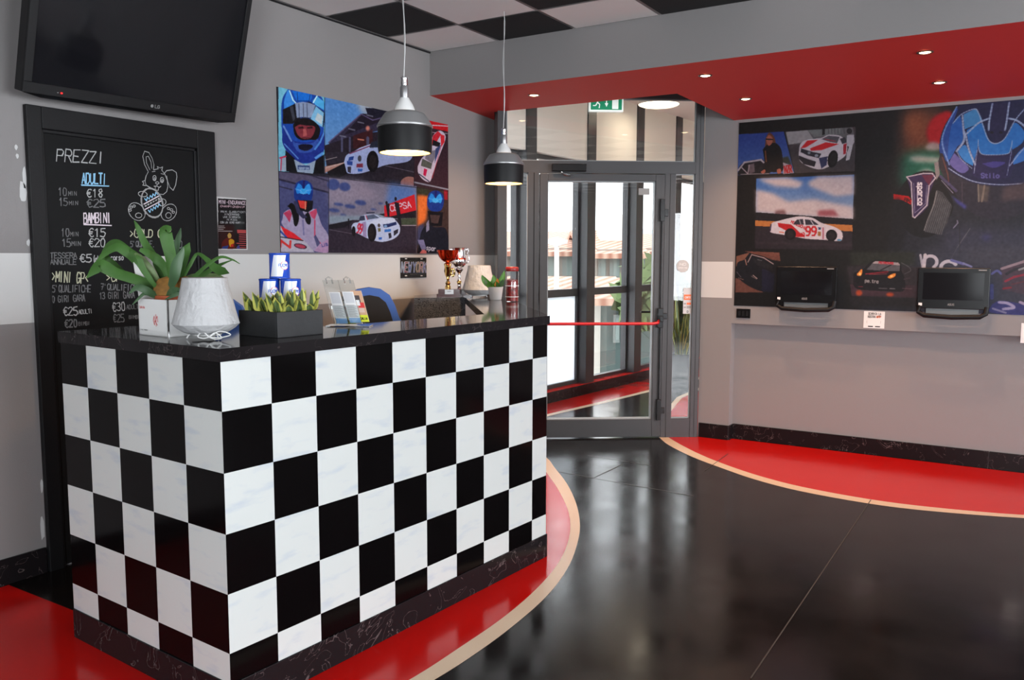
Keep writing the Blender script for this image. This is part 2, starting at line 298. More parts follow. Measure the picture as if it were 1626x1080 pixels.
# ------------------------------------------------------------------ stroke lettering (4 x 6 cells)
G = {
'A': [[(0,0),(2,6),(4,0)],[(.8,2.2),(3.2,2.2)]], 'B': [[(0,0),(0,6),(3,6),(3.8,5),(3,3.2),(0,3.2)],[(3,3.2),(4,1.8),(3,0),(0,0)]],
'C': [[(4,5),(3,6),(1,6),(0,4.5),(0,1.5),(1,0),(3,0),(4,1)]], 'D': [[(0,0),(0,6),(2.5,6),(4,4.5),(4,1.5),(2.5,0),(0,0)]],
'E': [[(4,6),(0,6),(0,0),(4,0)],[(0,3),(3,3)]], 'F': [[(4,6),(0,6),(0,0)],[(0,3),(3,3)]], 'G': [[(4,5),(3,6),(1,6),(0,4.5),(0,1.5),(1,0),(3,0),(4,1.2),(4,2.8),(2.3,2.8)]],
'H': [[(0,0),(0,6)],[(4,0),(4,6)],[(0,3),(4,3)]], 'I': [[(1.4,0),(1.4,6)]], 'J': [[(3,6),(3,1),(2,0),(.8,0),(0,1.2)]], 'K': [[(0,0),(0,6)],[(4,6),(0,2.6)],[(1.2,3.6),(4,0)]],
'L': [[(0,6),(0,0),(4,0)]], 'M': [[(0,0),(0,6),(2,2.5),(4,6),(4,0)]], 'N': [[(0,0),(0,6),(4,0),(4,6)]], 'O': [[(1.2,0),(0,1.5),(0,4.5),(1.2,6),(2.8,6),(4,4.5),(4,1.5),(2.8,0),(1.2,0)]],
'P': [[(0,0),(0,6),(3,6),(4,5),(4,4),(3,2.9),(0,2.9)]], 'Q': [[(1.2,0),(0,1.5),(0,4.5),(1.2,6),(2.8,6),(4,4.5),(4,1.5),(2.8,0),(1.2,0)],[(2.5,1.6),(4.2,-.4)]],
'R': [[(0,0),(0,6),(3,6),(4,5),(4,4),(3,3),(0,3)],[(2,3),(4,0)]], 'S': [[(4,5),(3,6),(1,6),(0,5),(.4,3.6),(3.6,2.4),(4,1),(3,0),(1,0),(0,1)]], 'T': [[(0,6),(4,6)],[(2,6),(2,0)]],
'U': [[(0,6),(0,1.3),(1.2,0),(2.8,0),(4,1.3),(4,6)]], 'V': [[(0,6),(2,0),(4,6)]], 'W': [[(0,6),(1,0),(2,4),(3,0),(4,6)]], 'X': [[(0,0),(4,6)],[(0,6),(4,0)]], 'Y': [[(0,6),(2,3),(4,6)],[(2,3),(2,0)]],
'Z': [[(0,6),(4,6),(0,0),(4,0)]], '0': [[(1.2,0),(0.3,1.5),(0.3,4.5),(1.2,6),(2.8,6),(3.7,4.5),(3.7,1.5),(2.8,0),(1.2,0)]], '1': [[(.8,4.6),(2.2,6),(2.2,0)]],
'2': [[(0,5),(1,6),(3,6),(4,4.6),(0,0),(4,0)]], '3': [[(0,5.4),(1.2,6),(3,6),(3.8,4.8),(3,3.3),(1.6,3.2)],[(3,3.3),(4,1.6),(3,0),(1,0),(0,.8)]], '5': [[(4,6),(.4,6),(.2,3.4),(2.8,3.6),(4,2.4),(3.8,.8),(2.6,0),(0,.3)]],
'7': [[(0,6),(4,6),(1.5,0)],[(1,3),(3.6,3)]], '8': [[(2,3.2),(.5,4.4),(1.2,6),(2.8,6),(3.5,4.4),(2,3.2),(.2,1.6),(1.2,0),(2.8,0),(3.8,1.6),(2,3.2)]], '9': [[(4,3.6),(2.8,2.6),(1,2.8),(0,4.4),(1.2,6),(3,6),(4,4.6),(3.8,2),(2.4,0),(.8,0)]],
'€': [[(4,5.2),(3,6),(1.8,6),(.8,4.6),(.8,1.4),(1.8,0),(3,0),(4,.8)],[(0,3.7),(3,3.7)],[(0,2.4),(2.8,2.4)]], "'": [[(1,6),(1,4.6)]], '.': [[(1,0),(1.4,0)]], '-': [[(.6,3),(3.4,3)]], '>': [[(0.6,5),(3.2,3),(.6,1)]], '<': [[(3.4,5),(.8,3),(3.4,1)]],
'(': [[(3,6.5),(1.8,4.5),(1.8,1.5),(3,-.5)]], ')': [[(1,6.5),(2.2,4.5),(2.2,1.5),(1,-.5)]], '!': [[(2,6),(2,2)],[(2,.4),(2,0)]], ' ': [], ':': [[(1,4),(1.3,4)],[(1,1.2),(1.3,1.2)]],
'a': [[(3.4,4),(3.4,0)],[(3.4,3.2),(2.2,4),(.8,3.6),(0,2),(.8,.3),(2.2,0),(3.4,.9)]], 'c': [[(3.6,3.4),(2.4,4),(.9,3.7),(0,2),(.9,.3),(2.4,0),(3.6,.6)]], 'e': [[(.2,2.1),(3.6,2.1),(3.3,3.3),(2,4),(.6,3.4),(0,2),(.7,.5),(2,0),(3.4,.6)]],
'i': [[(1.5,4),(1.5,0)],[(1.5,5.4),(1.5,5.7)]], 'l': [[(1.5,6),(1.5,.6),(2.2,0)]], 'o': [[(1.2,0),(0,1.2),(0,2.8),(1.2,4),(2.4,4),(3.6,2.8),(3.6,1.2),(2.4,0),(1.2,0)]], 'p': [[(.2,4),(.2,-2)],[(.2,3.2),(1.4,4),(2.8,3.6),(3.6,2),(2.8,.3),(1.4,0),(.2,.8)]],
'r': [[(.4,4),(.4,0)],[(.4,2.6),(1.6,3.9),(3,3.8)]], 's': [[(3.4,3.6),(2.4,4),(.8,3.8),(.4,2.8),(3,1.4),(2.9,.3),(1.6,0),(.2,.4)]], 't': [[(1.4,5.4),(1.4,.8),(2.2,0),(3.2,.2)],[(.2,4),(3,4)]], 'b': [[(.2,6),(.2,0)],[(.2,3.2),(1.4,4),(2.8,3.6),(3.6,2),(2.8,.3),(1.4,0),(.2,.8)]], 'g': [[(3.4,4),(3.4,-1),(2.2,-2),(.6,-1.6)],[(3.4,3.2),(2.2,4),(.8,3.6),(0,2),(.8,.3),(2.2,0),(3.4,.9)]],
}
def strokes(txt, p0, p1, h, jit=0.0, slant=0.0):  # 2-D polylines of a word between two baseline points
    p0 = np.array(p0, float); p1 = np.array(p1, float); n = len(txt); d = (p1-p0); L = np.linalg.norm(d); u = d/L; v = np.array([-u[1], u[0]])
    cw = L/(n*5-1); out = []
    for i, ch in enumerate(txt):
        for pl in G.get(ch, G.get(ch.upper(), [])):
            out.append([p0 + u*((i*5+x)*cw + slant*y*h/6 + jit*cw*(random.random()-.5)) + v*(y*h/6 + jit*h/6*(random.random()-.5)) for x, y in pl])
    return out

# ================================================================== THE ROOM
YL, XF, ZC = 1.80, 5.03, 3.03                    # left wall, far wall, ceiling
XB, YR = -5.0, -8.5                              # wall behind the viewer, right wall with the windows
SO = lambda p: 2.714-(p[0]-3.41)*0.0704          # underside of the red soffit

# floor: black resin with red fields bordered by cream lines
mb = MB()
mb.add([(XB,YR,0),(10.6,YR,0),(10.6,2.3,0),(XB,2.3,0)], [(0,1,2,3)], M['floor_b'])
def strip_between(mb, A, B, z, m):
    n = len(A); vs = [(p[0], p[1], z) for p in A] + [(p[0], p[1], z) for p in B]
    mb.add(vs, [(i, i+1, n+i+1, n+i) for i in range(n-1)], m)
outer = [(4.22,1.78),(4.02,1.32),(3.68,.923),(3.461,.734),(3.123,.447),(2.748,.178),(2.382,-.04),(2.05,-.191),(1.751,-.298),(1.436,-.373),(1.112,-.409),(.821,-.419),(.557,-.409),(.2,-.37),(-.2,-.26),(-.6,-.04),(-.95,.32),(-1.15,.8),(-1.25,1.3),(-1.28,1.78)]
inner = [(4.12,1.78),(3.93,1.36),(3.50,.87),(3.293,.70),(2.994,.448),(2.62,.168),(2.30,-.022),(1.98,-.163),(1.70,-.248),(1.40,-.305),(1.10,-.334),(.80,-.338),(.53,-.334),(.2,-.295),(-.17,-.19),(-.55,.02),(-.88,.36),(-1.07,.82),(-1.17,1.3),(-1.2,1.78)]
def dense(P, n=4): return [tuple(q) for q in spline([np.array(p) for p in P], n)]
O_, I_ = dense(outer), dense(inner)
strip_between(mb, O_, I_, 0.0012, M['floor_c'])
base = [(p[0], p[1]) for p in I_]
mb.add([(p[0], p[1], 0.0008) for p in base], [tuple(reversed(range(len(base))))], M['floor_r'])
mb.add([(.2,.9,.0014),(3.6,.9,.0014),(4.12,1.78,.0014),(.2,1.78,.0014)], [(0,1,2,3)], M['floor_b'])   # black patch behind the desk
ro = [(4.83,.495),(4.583,.307),(4.297,.001),(4.072,-.317),(3.903,-.591),(3.779,-.913),(3.722,-1.342),(3.759,-1.688),(3.9,-2.156),(4.15,-2.7),(4.5,-3.2),(5.08,-3.75)]
ri = [(4.88,.44),(4.66,.24),(4.40,-.03),(4.185,-.31),(4.02,-.58),(3.89,-.90),(3.825,-1.326),(3.85,-1.68),(3.971,-2.155),(4.22,-2.65),(4.56,-3.1),(5.08,-3.6)]
RO, RI = dense(ro), dense(ri)
strip_between(mb, RO, RI, 0.0012, M['floor_c'])
redp = [(p[0], p[1], .0008) for p in RI] + [(5.1,-3.6,.0008),(5.1,.3,.0008),(4.92,.46,.0008)]
mb.add(redp, [tuple(range(len(redp)))], M['floor_r'])
# vestibule floor: red border along the window wall and near the door jamb
WA = math.radians(-4.35); WP = np.array([5.698, 2.08]); WD = np.array([math.cos(WA), math.sin(WA)]); WN = np.array([-WD[1], WD[0]])   # window wall line, outward normal
def wl(s, d, z=0.0): p = WP + WD*s + WN*d; return (float(p[0]), float(p[1]), float(z))
va = [(4.3,1.9),(5.19,1.80),(6.21,1.66),(7.12,1.56),(8.5,1.42),(10.6,1.3)]
vb = [(p[0], p[1]-.07) for p in va]
strip_between(mb, va, vb, 0.0012, M['floor_c'])
mb.add([(p[0],p[1],.0008) for p in va]+[(10.6,2.2,.0008),(4.3,2.2,.0008)], [tuple(range(len(va)+2))], M['floor_r'])
vc = [(4.95,.44),(5.8,.80),(6.83,1.05),(7.6,1.08),(8.6,1.0),(10.6,.8)]
strip_between(mb, [(p[0],p[1]+.06) for p in vc], vc, 0.0012, M['floor_c'])
mb.add([(p[0],p[1],.0008) for p in vc]+[(10.6,-.04,.0008),(5.1,-.04,.0008)], [tuple(range(len(vc)+2))], M['floor_r'])
# expansion joints
for (a, b) in [((889.6,750),(1100,788)),((943,759),(990,737)),((934,724),(1036,740)),((1119,748),(1156,721)),((1383,794),(1192,1078)),((1120,930),(990,1080))][:5]:
    p, q = on_z(*a, 0), on_z(*b, 0); d = (q-p)[:2]; d /= np.linalg.norm(d); n_ = np.array([-d[1], d[0]])*0.0028
    mb.add([(p[0]-n_[0],p[1]-n_[1],.0018),(q[0]-n_[0],q[1]-n_[1],.0018),(q[0]+n_[0],q[1]+n_[1],.0018),(p[0]+n_[0],p[1]+n_[1],.0018)], [(0,1,2,3)], M['joint'])
fl_o = struct(mb, 'floor', 'glossy black floor with red fields edged by cream lines')

# left wall with the white stripe
mb = MB()
for z0, z1, m in ((0,1.20,'wall'),(1.20,1.522,'stripe'),(1.522,ZC+.1,'wall')):
    mb.box((XB-.1,YL,z0),(4.39,YL+.12,z1), M[m])
for (x, z, w_, h) in [(.377,.22,.014,.15),(.385,.42,.009,.10),(.372,1.80,.020,.13),(.384,1.87,.012,.12),(.352,2.0,.010,.03),(.356,1.96,.008,.03),(.385,1.57,.010,.04)]:   # flaked paint beside the frame
    k = 9; P = [(x+w_*math.cos(6.283*i/k)*(.6+.4*random.random()), YL-.0012, z+h*.5*math.sin(6.283*i/k)*(.6+.4*random.random())) for i in range(k)]
    mb.add(P, [tuple(reversed(range(k)))], M['chipw'])
# oblique jamb where the wall meets the glazing
DU = np.array([.587,-.810]); DU /= np.linalg.norm(DU); DN = np.array([DU[1]*1.0, -DU[0]*1.0])     # along the glazing; towards the viewer
DP0 = np.array([4.2835, 1.2715])
def dw(u, d, z): p = DP0 + DU*u + DN*d; return (float(p[0]), float(p[1]), float(z))
mb2 = mb; struct(mb2, 'wall_left', 'grey left wall with a white stripe at shoulder height'); mb = MB()
jb = [dw(-.412,0.0,0)[:2], dw(-.412,-.09,0)[:2], (4.39,1.88), (4.39,1.80)]
for z0, z1, m in ((0,1.20,'wall'),(1.20,1.522,'stripe'),(1.522,ZC+.1,'wall')): mb.prism(jb, z0, z1, M[m])
struct(mb, 'wall_jamb', 'narrow oblique wall end beside the entrance frame')

# far wall: pier beside the door, boxed-out upper wall carrying the mural, recessed lower wall
mb = MB()
for z0, z1, m in ((0,1.178,'wall'),(1.178,1.473,'stripe'),(1.473,3.35,'wall')):
    mb.prism([(XF,-.035),(XF,.228),(5.2,.228),(5.2,-.035)], z0, z1, M[m])
mb.box((XF,YR,.972),(XF+.2,-.035,3.13), M['wall'])
mb.box((XF+.10,YR,0),(XF+.2,-.035,.972), M['wall'])
struct(mb, 'wall_far', 'grey far wall with pier and recessed lower part')
mb = MB(); mb.box((XB-.12,YR-.1,-.02),(XB,YL+.1,.75), M['wall']); mb.box((XB-.12,YR-.1,2.45),(XB,YL+.1,ZC+.1), M['wall'])
mb.box((XB-.12,YR-.1,.75),(XB,-5.9,2.45), M['wall']); mb.box((XB-.12,-1.1,.75),(XB,YL+.1,2.45), M['wall'])
struct(mb, 'wall_back', 'grey wall behind the viewer with a window opening')
mb = MB(); mb.box((XB,YR-.12,-.02),(5.2,YR,.6), M['wall']); mb.box((XB,YR-.12,2.5),(5.2,YR,ZC+.1), M['wall'])
mb.box((XB,YR-.12,.6),(-2.9,YR,2.5), M['wall']); mb.box((4.6,YR-.12,.6),(5.2,YR,2.5), M['wall'])
struct(mb, 'wall_right', 'grey right wall with a wide window opening')
def plain_window(name, lo, hi, axis, label):
    mb = MB(); (a0, z0), (a1, z1) = lo, hi; f = .05
    g = (lambda a, d, z: (a, YR-.06+d, z)) if axis == 'x' else (lambda a, d, z: (XB-.06+d, a, z))
    n = 3; w_ = (a1-a0)/n
    for i in range(n+1): mb.box((a0+i*w_-f/2, -.03, z0), (a0+i*w_+f/2, .03, z1), M['anth'], g)
    mb.box((a0,-.03,z0),(a1,.03,z0+f), M['anth'], g); mb.box((a0,-.03,z1-f),(a1,.03,z1), M['anth'], g)
    o = mb.build(name); tag(o, label, 'window', kind='structure')
    m2 = MB(); m2.box((a0+.02,-.004,z0+.02),(a1-.02,.004,z1-.02), M['glass'], g); m2.build('pane', o)
plain_window('window_1', (-2.9,.6), (4.6,2.5), 'x', 'wide three-light window in the right wall')
plain_window('window_2', (-5.9,.75), (-1.1,2.45), 'y', 'three-light window behind the viewer')

# suspended ceiling of black and white tiles
mb = MB(); g = .011
mb.box((XB,YR,ZC+.02),(3.41,YL,ZC+.1), M['ceilw'])
mb.add([(XB,YR,ZC+.006),(3.41,YR,ZC+.006),(3.41,YL,ZC+.006),(XB,YL,ZC+.006)], [(3,2,1,0)], M['tgrid'])
x0 = 2.912; y0 = 1.785
for i in range(-14, 1):
    for j in range(-1, 18):
        xa, xb = x0+i*.597, min(x0+(i+1)*.597, 3.41); yb, ya = y0-j*.609, y0-(j+1)*.609
        yb = min(yb, YL); xa = max(xa, XB); ya = max(ya, YR)
        if xb-xa < .03 or yb-ya < .03: continue
        m = 'ceilb' if (i+j) % 2 == 1 else 'ceilw'
        mb.add([(xa+g,ya+g,ZC),(xb-g,ya+g,ZC),(xb-g,yb-g,ZC),(xa+g,yb-g,ZC)], [(3,2,1,0)], M[m])
struct(mb, 'ceiling', 'suspended ceiling chequered with black and white tiles')
mb = MB(); mb.box((XB,YL-.012,ZC-.010),(3.41,YL-.001,ZC-.002), M['black']); struct(mb, 'trim_9', 'thin black strip drawn for the dark gap between ceiling and left wall')  # black strip laid in for the gap at the ceiling edge
# soffit: red underside, grey front
mb = MB()
sp = [(3.414,YL),(3.419,YR),(5.09,YR),(5.09,-.02),(4.076,.101),(4.051,1.641),(4.30,1.80)]
mb.prism(sp, SO, ZC+.1, M['red_c'], M['wall'])
struct(mb, 'ceiling_soffit', 'lowered soffit with a red underside and grey front')
mb = MB(); mb.prism([(4.05,-.02),(5.10,-.02),(5.03,.26),dw(-.42,-.05,0)[:2],(4.3,1.80)], 3.0, 3.1, M['ceilw']); struct(mb, 'ceiling_recess', 'small ceiling above the entrance door')

# skirtings
mb = MB(); mb.box((XB,YL-.014,0),(.385,YL,.122), M['granite_b']); struct(mb, 'baseboard_left', 'black granite skirting left of the blackboard door', .002)
mb = MB(); mb.box((1.43,YL-.014,0),(4.2,YL,.122), M['granite_b']); struct(mb, 'baseboard_left_rear', 'black granite skirting behind the reception desk', .002)
mb = MB(); mb.box((XF-.014,-.035,0),(XF,.215,.122), M['granite_b']); mb.box((XF,-.047,0),(XF+.10,-.033,.122), M['granite_b'])
struct(mb, 'baseboard_pier', 'black granite skirting on the pier beside the door', .002)
mb = MB(); mb.box((XF+.082,-1.912,0),(XF+.10,-.047,.125), M['granite_b']); mb.box((XF+.082,YR,0),(XF+.10,-1.915,.125), M['granite_b'])
struct(mb, 'baseboard_far', 'black granite skirting under the mural wall', .002)

# ================================================================== GLAZED ENTRANCE
door = thing('door_1', dw(.4,0,0), 'grey aluminium glazed entrance door with sidelights and fanlight', 'door', kind='structure')
F = dw
def dbox(mb, u0, u1, z0, z1, d0, d1, m): return mb.box((u0,d0,z0),(u1,d1,z1), M[m], lambda a, b, c: dw(a, b, c))
ZT = 2.282
mb = MB()
dbox(mb,-.412,-.340,0,2.86,-.035,.035,'anth'); dbox(mb,1.207,1.272,0,2.86,-.035,.035,'anth')
dbox(mb,-.340,1.207,2.185,ZT,-.035,.035,'anth'); dbox(mb,-.340,1.207,2.78,2.86,-.035,.035,'anth')
dbox(mb,-.165,-.075,0,2.185,-.035,.035,'anth'); dbox(mb,.957,1.045,0,2.185,-.035,.035,'anth')
dbox(mb,-.340,-.165,0,.16,-.03,.03,'anth'); dbox(mb,1.045,1.207,0,.16,-.03,.03,'anth')
dbox(mb,-.12,-.112,0,2.185,.035,.038,'black'); dbox(mb,.998,1.002,0,2.185,.035,.037,'black')
dbox(mb,1.238,1.241,0,2.86,.035,.037,'black')
mb.build('door_frame', door, .003)
mb = MB()
dbox(mb,-.070,-.006,.012,2.178,-.02,.048,'anth'); dbox(mb,.877,.952,.012,2.178,-.02,.048,'anth')
dbox(mb,-.006,.877,.012,.160,-.02,.048,'anth'); dbox(mb,-.006,.877,2.122,2.178,-.02,.048,'anth')
leaf = mb.build('door_leaf', door, .003)
def gasket(u0, u1, z0, z1, par, d=.012, t=.007):
    mb = MB(); dbox(mb,u0,u1,z0,z0+t,-d,d,'anth_l'); dbox(mb,u0,u1,z1-t,z1,-d,d,'anth_l'); dbox(mb,u0,u0+t,z0,z1,-d,d,'anth_l'); dbox(mb,u1-t,u1,z0,z1,-d,d,'anth_l')
    mb.build('glazing_bead', par)
def pane(u0, u1, z0, z1, par):
    mb = MB(); dbox(mb,u0,u1,z0,z1,-.003,.003,'glass'); return mb.build('pane', par)
pane(-.002,.873,.164,2.118,door); gasket(-.006,.877,.160,2.122,door,.03)
pane(-.338,-.167,.162,2.183,door); gasket(-.340,-.165,.160,2.185,door)
pane(1.047,1.205,.162,2.183,door); gasket(1.045,1.207,.160,2.185,door)
pane(-.338,1.205,ZT+.002,2.778,door); gasket(-.340,1.207,ZT,2.78,door)
mb = MB(); mb.tube([dw(-.008,.10,.965), dw(.86,.10,.965), dw(.905,.095,.972), dw(.918,.075,.995)], .0125, M['redbar'], 12); pb = mb.build('push_bar', door)
mb = MB(); dbox(mb,-.045,-.010,.925,1.04,.048,.085,'blackg'); dbox(mb,-.035,-.012,.945,.985,.085,.115,'blackg'); mb.build('hinge_bracket', door, .004)
mb = MB(); dbox(mb,.905,.950,.93,1.09,.048,.088,'blackg'); dbox(mb,.915,.945,.98,1.03,.088,.12,'blackg'); dbox(mb,.945,.985,1.0,1.05,.05,.075,'blackg'); mb.build('lock_case', door, .004)
mb = MB(); mb.tube([dw(.93,.062,.19),dw(.93,.062,1.97)], .006, M['blackg'], 8); dbox(mb,.912,.948,1.80,1.98,.048,.08,'blackg'); dbox(mb,.912,.948,.155,.33,.048,.08,'blackg')
dbox(mb,.948,.982,1.84,1.90,.04,.066,'blackg'); dbox(mb,.948,.982,.21,.26,.04,.066,'blackg'); mb.build('bolt_rod', door, .003)
mb = MB(); mb.tube([dw(.90,-.05,1.05),dw(.90,-.085,1.05),dw(.80,-.085,1.05)], .009, M['blackg'], 8); dbox(mb,.885,.915,.98,1.12,-.045,-.03,'blackg'); mb.build('door_handle', door, .003)
mb = MB(); dbox(mb,.022,.30,2.192,2.252,.038,.10,'blackg'); cl = mb.build('door_closer', door, .005)
mb = MB(); mb.tube([dw(.10,.07,2.19),dw(.13,.07,2.165),dw(.17,.065,2.16),dw(.145,.055,2.175)], .007, M['steel'], 8); mb.tube([dw(.10,.075,2.18),dw(.19,.075,2.17)], .005, M['steel'], 6); mb.build('closer_arm', door)

# ================================================================== VESTIBULE BEYOND THE DOOR
mb = MB(); W = lambda a, b, c: wl(a, b, c)
mb.box((-1.6,0,0),(5.2,.28,.115), M['granite_b'], W); struct(mb, 'baseboard_vestibule', 'speckled granite plinth under the vestibule windows')
mb = MB(); mb.box((-1.6,0,.115),(5.2,.28,.125), M['floor_r'], W); struct(mb, 'trim_1', 'glossy red sill under the vestibule windows')
mb = MB(); mb.box((-1.6,.0,2.535),(5.2,.28,3.4), M['cream'], W); struct(mb, 'wall_vestibule', 'cream upper wall over the vestibule windows')
cols = [-1.50,-.39,.735,1.835,2.87,3.95]
for i, s0 in enumerate(cols):
    mb = MB(); mb.box((s0,-.015,.125),(s0+.17,.115,3.28), M['anth_d' if 0 else 'anth'], W)
    o = struct(mb, 'trim_%d' % (i+2), None, .003); o['label'] = 'grey steel column between vestibule windows, %s from the door' % ['nearest','second','third','fourth','fifth','sixth'][i]
ends = cols + [5.2]
for i in range(6):
    a, b = ends[i]+.17, ends[i+1]
    if i == 5: b = 5.2
    mb = MB(); d0, d1 = .085, .155
    for (u0, u1, z0, z1) in [(a,a+.035,.125,2.535),(b-.035,b,.125,2.535),(a,b,.125,.165),(a,b,1.085,1.165),(a,b,2.49,2.535)]: mb.box((u0,d0,z0),(u1,d1,z1), M['anth'], W)
    o = mb.build('window_%d' % (i+3)); tag(o, 'tall grey window of the vestibule, %s from the door' % ['nearest','second','third','fourth','fifth','sixth'][i], 'window', kind='structure')
    m2 = MB(); m2.box((a+.035,.112,.165),(b-.035,.118,1.085), M['frost' if i == 1 else 'glass'], W); m2.build('lower_pane', o)
    m2 = MB(); m2.box((a+.035,.112,1.165),(b-.035,.118,2.49), M['glass'], W); m2.build('upper_pane', o)
mb = MB(); mb.prism([dw(-.42,-.04,0)[:2],(4.2,2.3),(10.6,1.9),(10.6,-.1),(5.10,-.1),dw(1.27,-.04,0)[:2]], 3.28, 3.4, M['ceilw']); struct(mb, 'ceiling_vestibule', 'white vestibule ceiling')
mb = MB(); mb.box((5.14,-.16,0),(10.6,-.04,3.3), M['cream']); struct(mb, 'wall_vestibule_right', 'cream right wall of the vestibule')
mb = MB(); mb.box((10.5,-.1,0),(10.62,2.2,3.3), M['cream']); struct(mb, 'wall_vestibule_end', 'cream end wall of the vestibule')
mb = MB(); mb.prism([(4.39,1.92),(4.39,2.3),(4.2,2.3),(4.2,1.92)], 0, 3.3, M['wall']); struct(mb, 'wall_vestibule_left', 'grey wall end beside the vestibule windows')

# ================================================================== RECEPTION DESK
HT = 1.222
desk = thing('reception_desk', dk(.9,.5), 'large reception desk clad in black and white chequered panels with glossy black top', 'reception desk')
SFX, SLY = .1927, .2056
def checks(mb, n_cols, step, length, first_white, fr, z_top=1.180, z_bot=.118):
    zs = [z_top] + [1.02-.2*j for j in range(5)] + [z_bot]
    xs = [min(i*step, length) for i in range(n_cols+1)]
    for i in range(n_cols):
        for j in range(6):
            m = M['checkw'] if (i+j) % 2 == (0 if first_white else 1) else M['blackp']
            a, b = xs[i], xs[i+1]; g = 0.0
            mb.add([fr(a,zs[j+1]), fr(b,zs[j+1]), fr(b,zs[j]), fr(a,zs[j])], [(0,1,2,3)], m)
mb = MB(); checks(mb, 10, SFX, 1.858, True, lambda a, z: dk(a, -.0005, z))
mb.box((0,0,.118),(1.858,.03,1.180), M['blackp'], lambda a, b, c: dk(a, b, c)); mb.build('front_panel', desk)
mb = MB(); checks(mb, 5, SLY, 1.012, False, lambda a, z: dk(-.0005, a, z))
for i, f in enumerate(list(mb.f)): mb.f[i] = list(reversed(f))
mb.box((0,.03,.118),(.03,1.012,1.180), M['blackp'], lambda a, b, c: dk(a, b, c)); mb.build('side_panel', desk)
mb = MB(); K = lambda a, b, c: dk(a, b, c)
mb.box((-.006,-.006,0),(1.864,.03,.118), M['granite_b'], K); mb.box((-.006,.03,0),(.03,1.012,.118), M['granite_b'], K); mb.build('plinth', desk, .002)
top_poly = [(-.008,-.010),(1.868,-.010),(2.40,.49),(3.17,1.205),(3.34,1.40),(3.34,2.00),(3.05,1.975),(2.776,1.722),(3.066,1.504),(1.752,.308),(1.378,.335),(.62,.385),(.62,1.018),(-.008,1.018)]
mb = MB(); mb.prism([tuple(dk(*p)[:2]) for p in top_poly], HT-.042, HT, M['granite']); mb.build('countertop', desk, .003)
mb = MB()
def wallpanel(a, b, z0, z1, t, m):               # upright board between two desk-plan points
    a = np.array(a); b = np.array(b); d = (b-a)/np.linalg.norm(b-a); n = np.array([-d[1], d[0]])*t
    mb.prism([tuple(dk(*p)[:2]) for p in (a, b, b+n, a+n)], z0, z1, m)
wallpanel((1.84,.01),(3.16,1.225),0,1.18,.03,M['blackp']); wallpanel((2.766,1.714),(3.058,1.492),1.06,1.2215,.008,M['granite_g']); wallpanel((2.80,1.740),(3.06,1.54),.0,1.05,.02,M['blackp']); wallpanel((3.05,1.965),(2.80,1.745),0,1.18,.025,M['granite'])
mb.build('rear_panel', desk)
mb = MB(); mb.box((.03,.03,.70),(.60,1.0,.73), M['black'], K); mb.box((.60,.03,.70),(1.80,.50,.73), M['black'], K); mb.build('worktop', desk)

# ================================================================== BLACKBOARD DOOR
bd = thing('door_2', (.9,1.78,0), 'black framed door painted as a chalk price board', 'door', kind='structure')
xo0, xi0, xi1, xo1, zo, zi = .391, .462, 1.307, 1.425, 2.197, 2.095
mb = MB()
mb.box((xo0,1.772,0),(xi0,1.80,zo), M['doorblk']); mb.box((xi1,1.772,0),(xo1,1.80,zo), M['doorblk']); mb.box((xi0,1.772,zi),(xi1,1.80,zo), M['doorblk'])
mb.box((xi0,1.778,0),(xi0+.010,1.80,zi), M['doorblk']); mb.box((xi1-.018,1.778,0),(xi1,1.80,zi), M['doorblk']); mb.box((xi0,1.778,zi-.018),(xi1,1.80,zi), M['doorblk'])
mb.build('door_frame', bd, .004)
mb = MB(); mb.box((xi0+.010,1.788,0.01),(xi1-.018,1.798,zi-.018), M['chalkbd']); mb.build('chalkboard_panel', bd)
YC = 1.787
def chalk(mb, polys, wd, m, px=True):
    for pl in polys:
        P = [on_y(q[0], q[1], YC) for q in pl]
        for a, b in zip(P[:-1], P[1:]):
            d = (b-a)[[0, 2]]; L = np.hypot(*d)
            if L < 1e-6: continue
            d /= L; n = np.array([-d[1], d[0]])*wd/2*(0.75+.5*random.random()); e = d*wd*.3
            c = [(a[0]-e[0]+n[0], a[2]-e[1]+n[1]), (a[0]-e[0]-n[0], a[2]-e[1]-n[1]), (b[0]+e[0]-n[0], b[2]+e[1]-n[1]), (b[0]+e[0]+n[0], b[2]+e[1]+n[1])]
            mb.add([(q[0], YC-random.random()*.0004, q[1]) for q in c], [(0,1,2,3)], m)
def word(mb, t, p0, p1, h, m, wd=.0042, jit=.5):
    S_ = strokes(t, p0, p1, h, jit)
    S_ = [[(q[0], q[1]) for q in pl] for pl in S_]
    # baseline vector gives v pointing down in pixel space: flip
    p0a = np.array(p0, float); u = (np.array(p1, float)-p0a); u /= np.linalg.norm(u); v = np.array([-u[1], u[0]])
    out = [[tuple(np.array(q)-2*np.dot(np.array(q)-p0a, v)*v) for q in pl] for pl in S_]
    chalk(mb, out, wd, M[m])
mb = MB()
word(mb,'PREZZI',(90,255.5),(165,260.5),19,'chalk',.005); word(mb,'ADULTI',(130,291.5),(169,292.5),16.5,'chalkb',.0062)
chalk(mb,[[(129,293.5),(173,295.5)],[(129.5,294.5),(172,296)]],.004,M['chalkb'])
word(mb,'10',(92,310.5),(106,310.5),12,'chalk2'); word(mb,'MIN',(109,310.5),(121.5,310.5),6.5,'chalk2',.003); word(mb,'€18',(138,313),(163,313),12.5,'chalk',.005)
word(mb,'15',(93.5,326.5),(107,326.5),12,'chalk2'); word(mb,'MIN',(110,325.5),(123.5,325.5),6,'chalk2',.003); word(mb,'€25',(138,329),(167,329),12.5,'chalk2',.005)
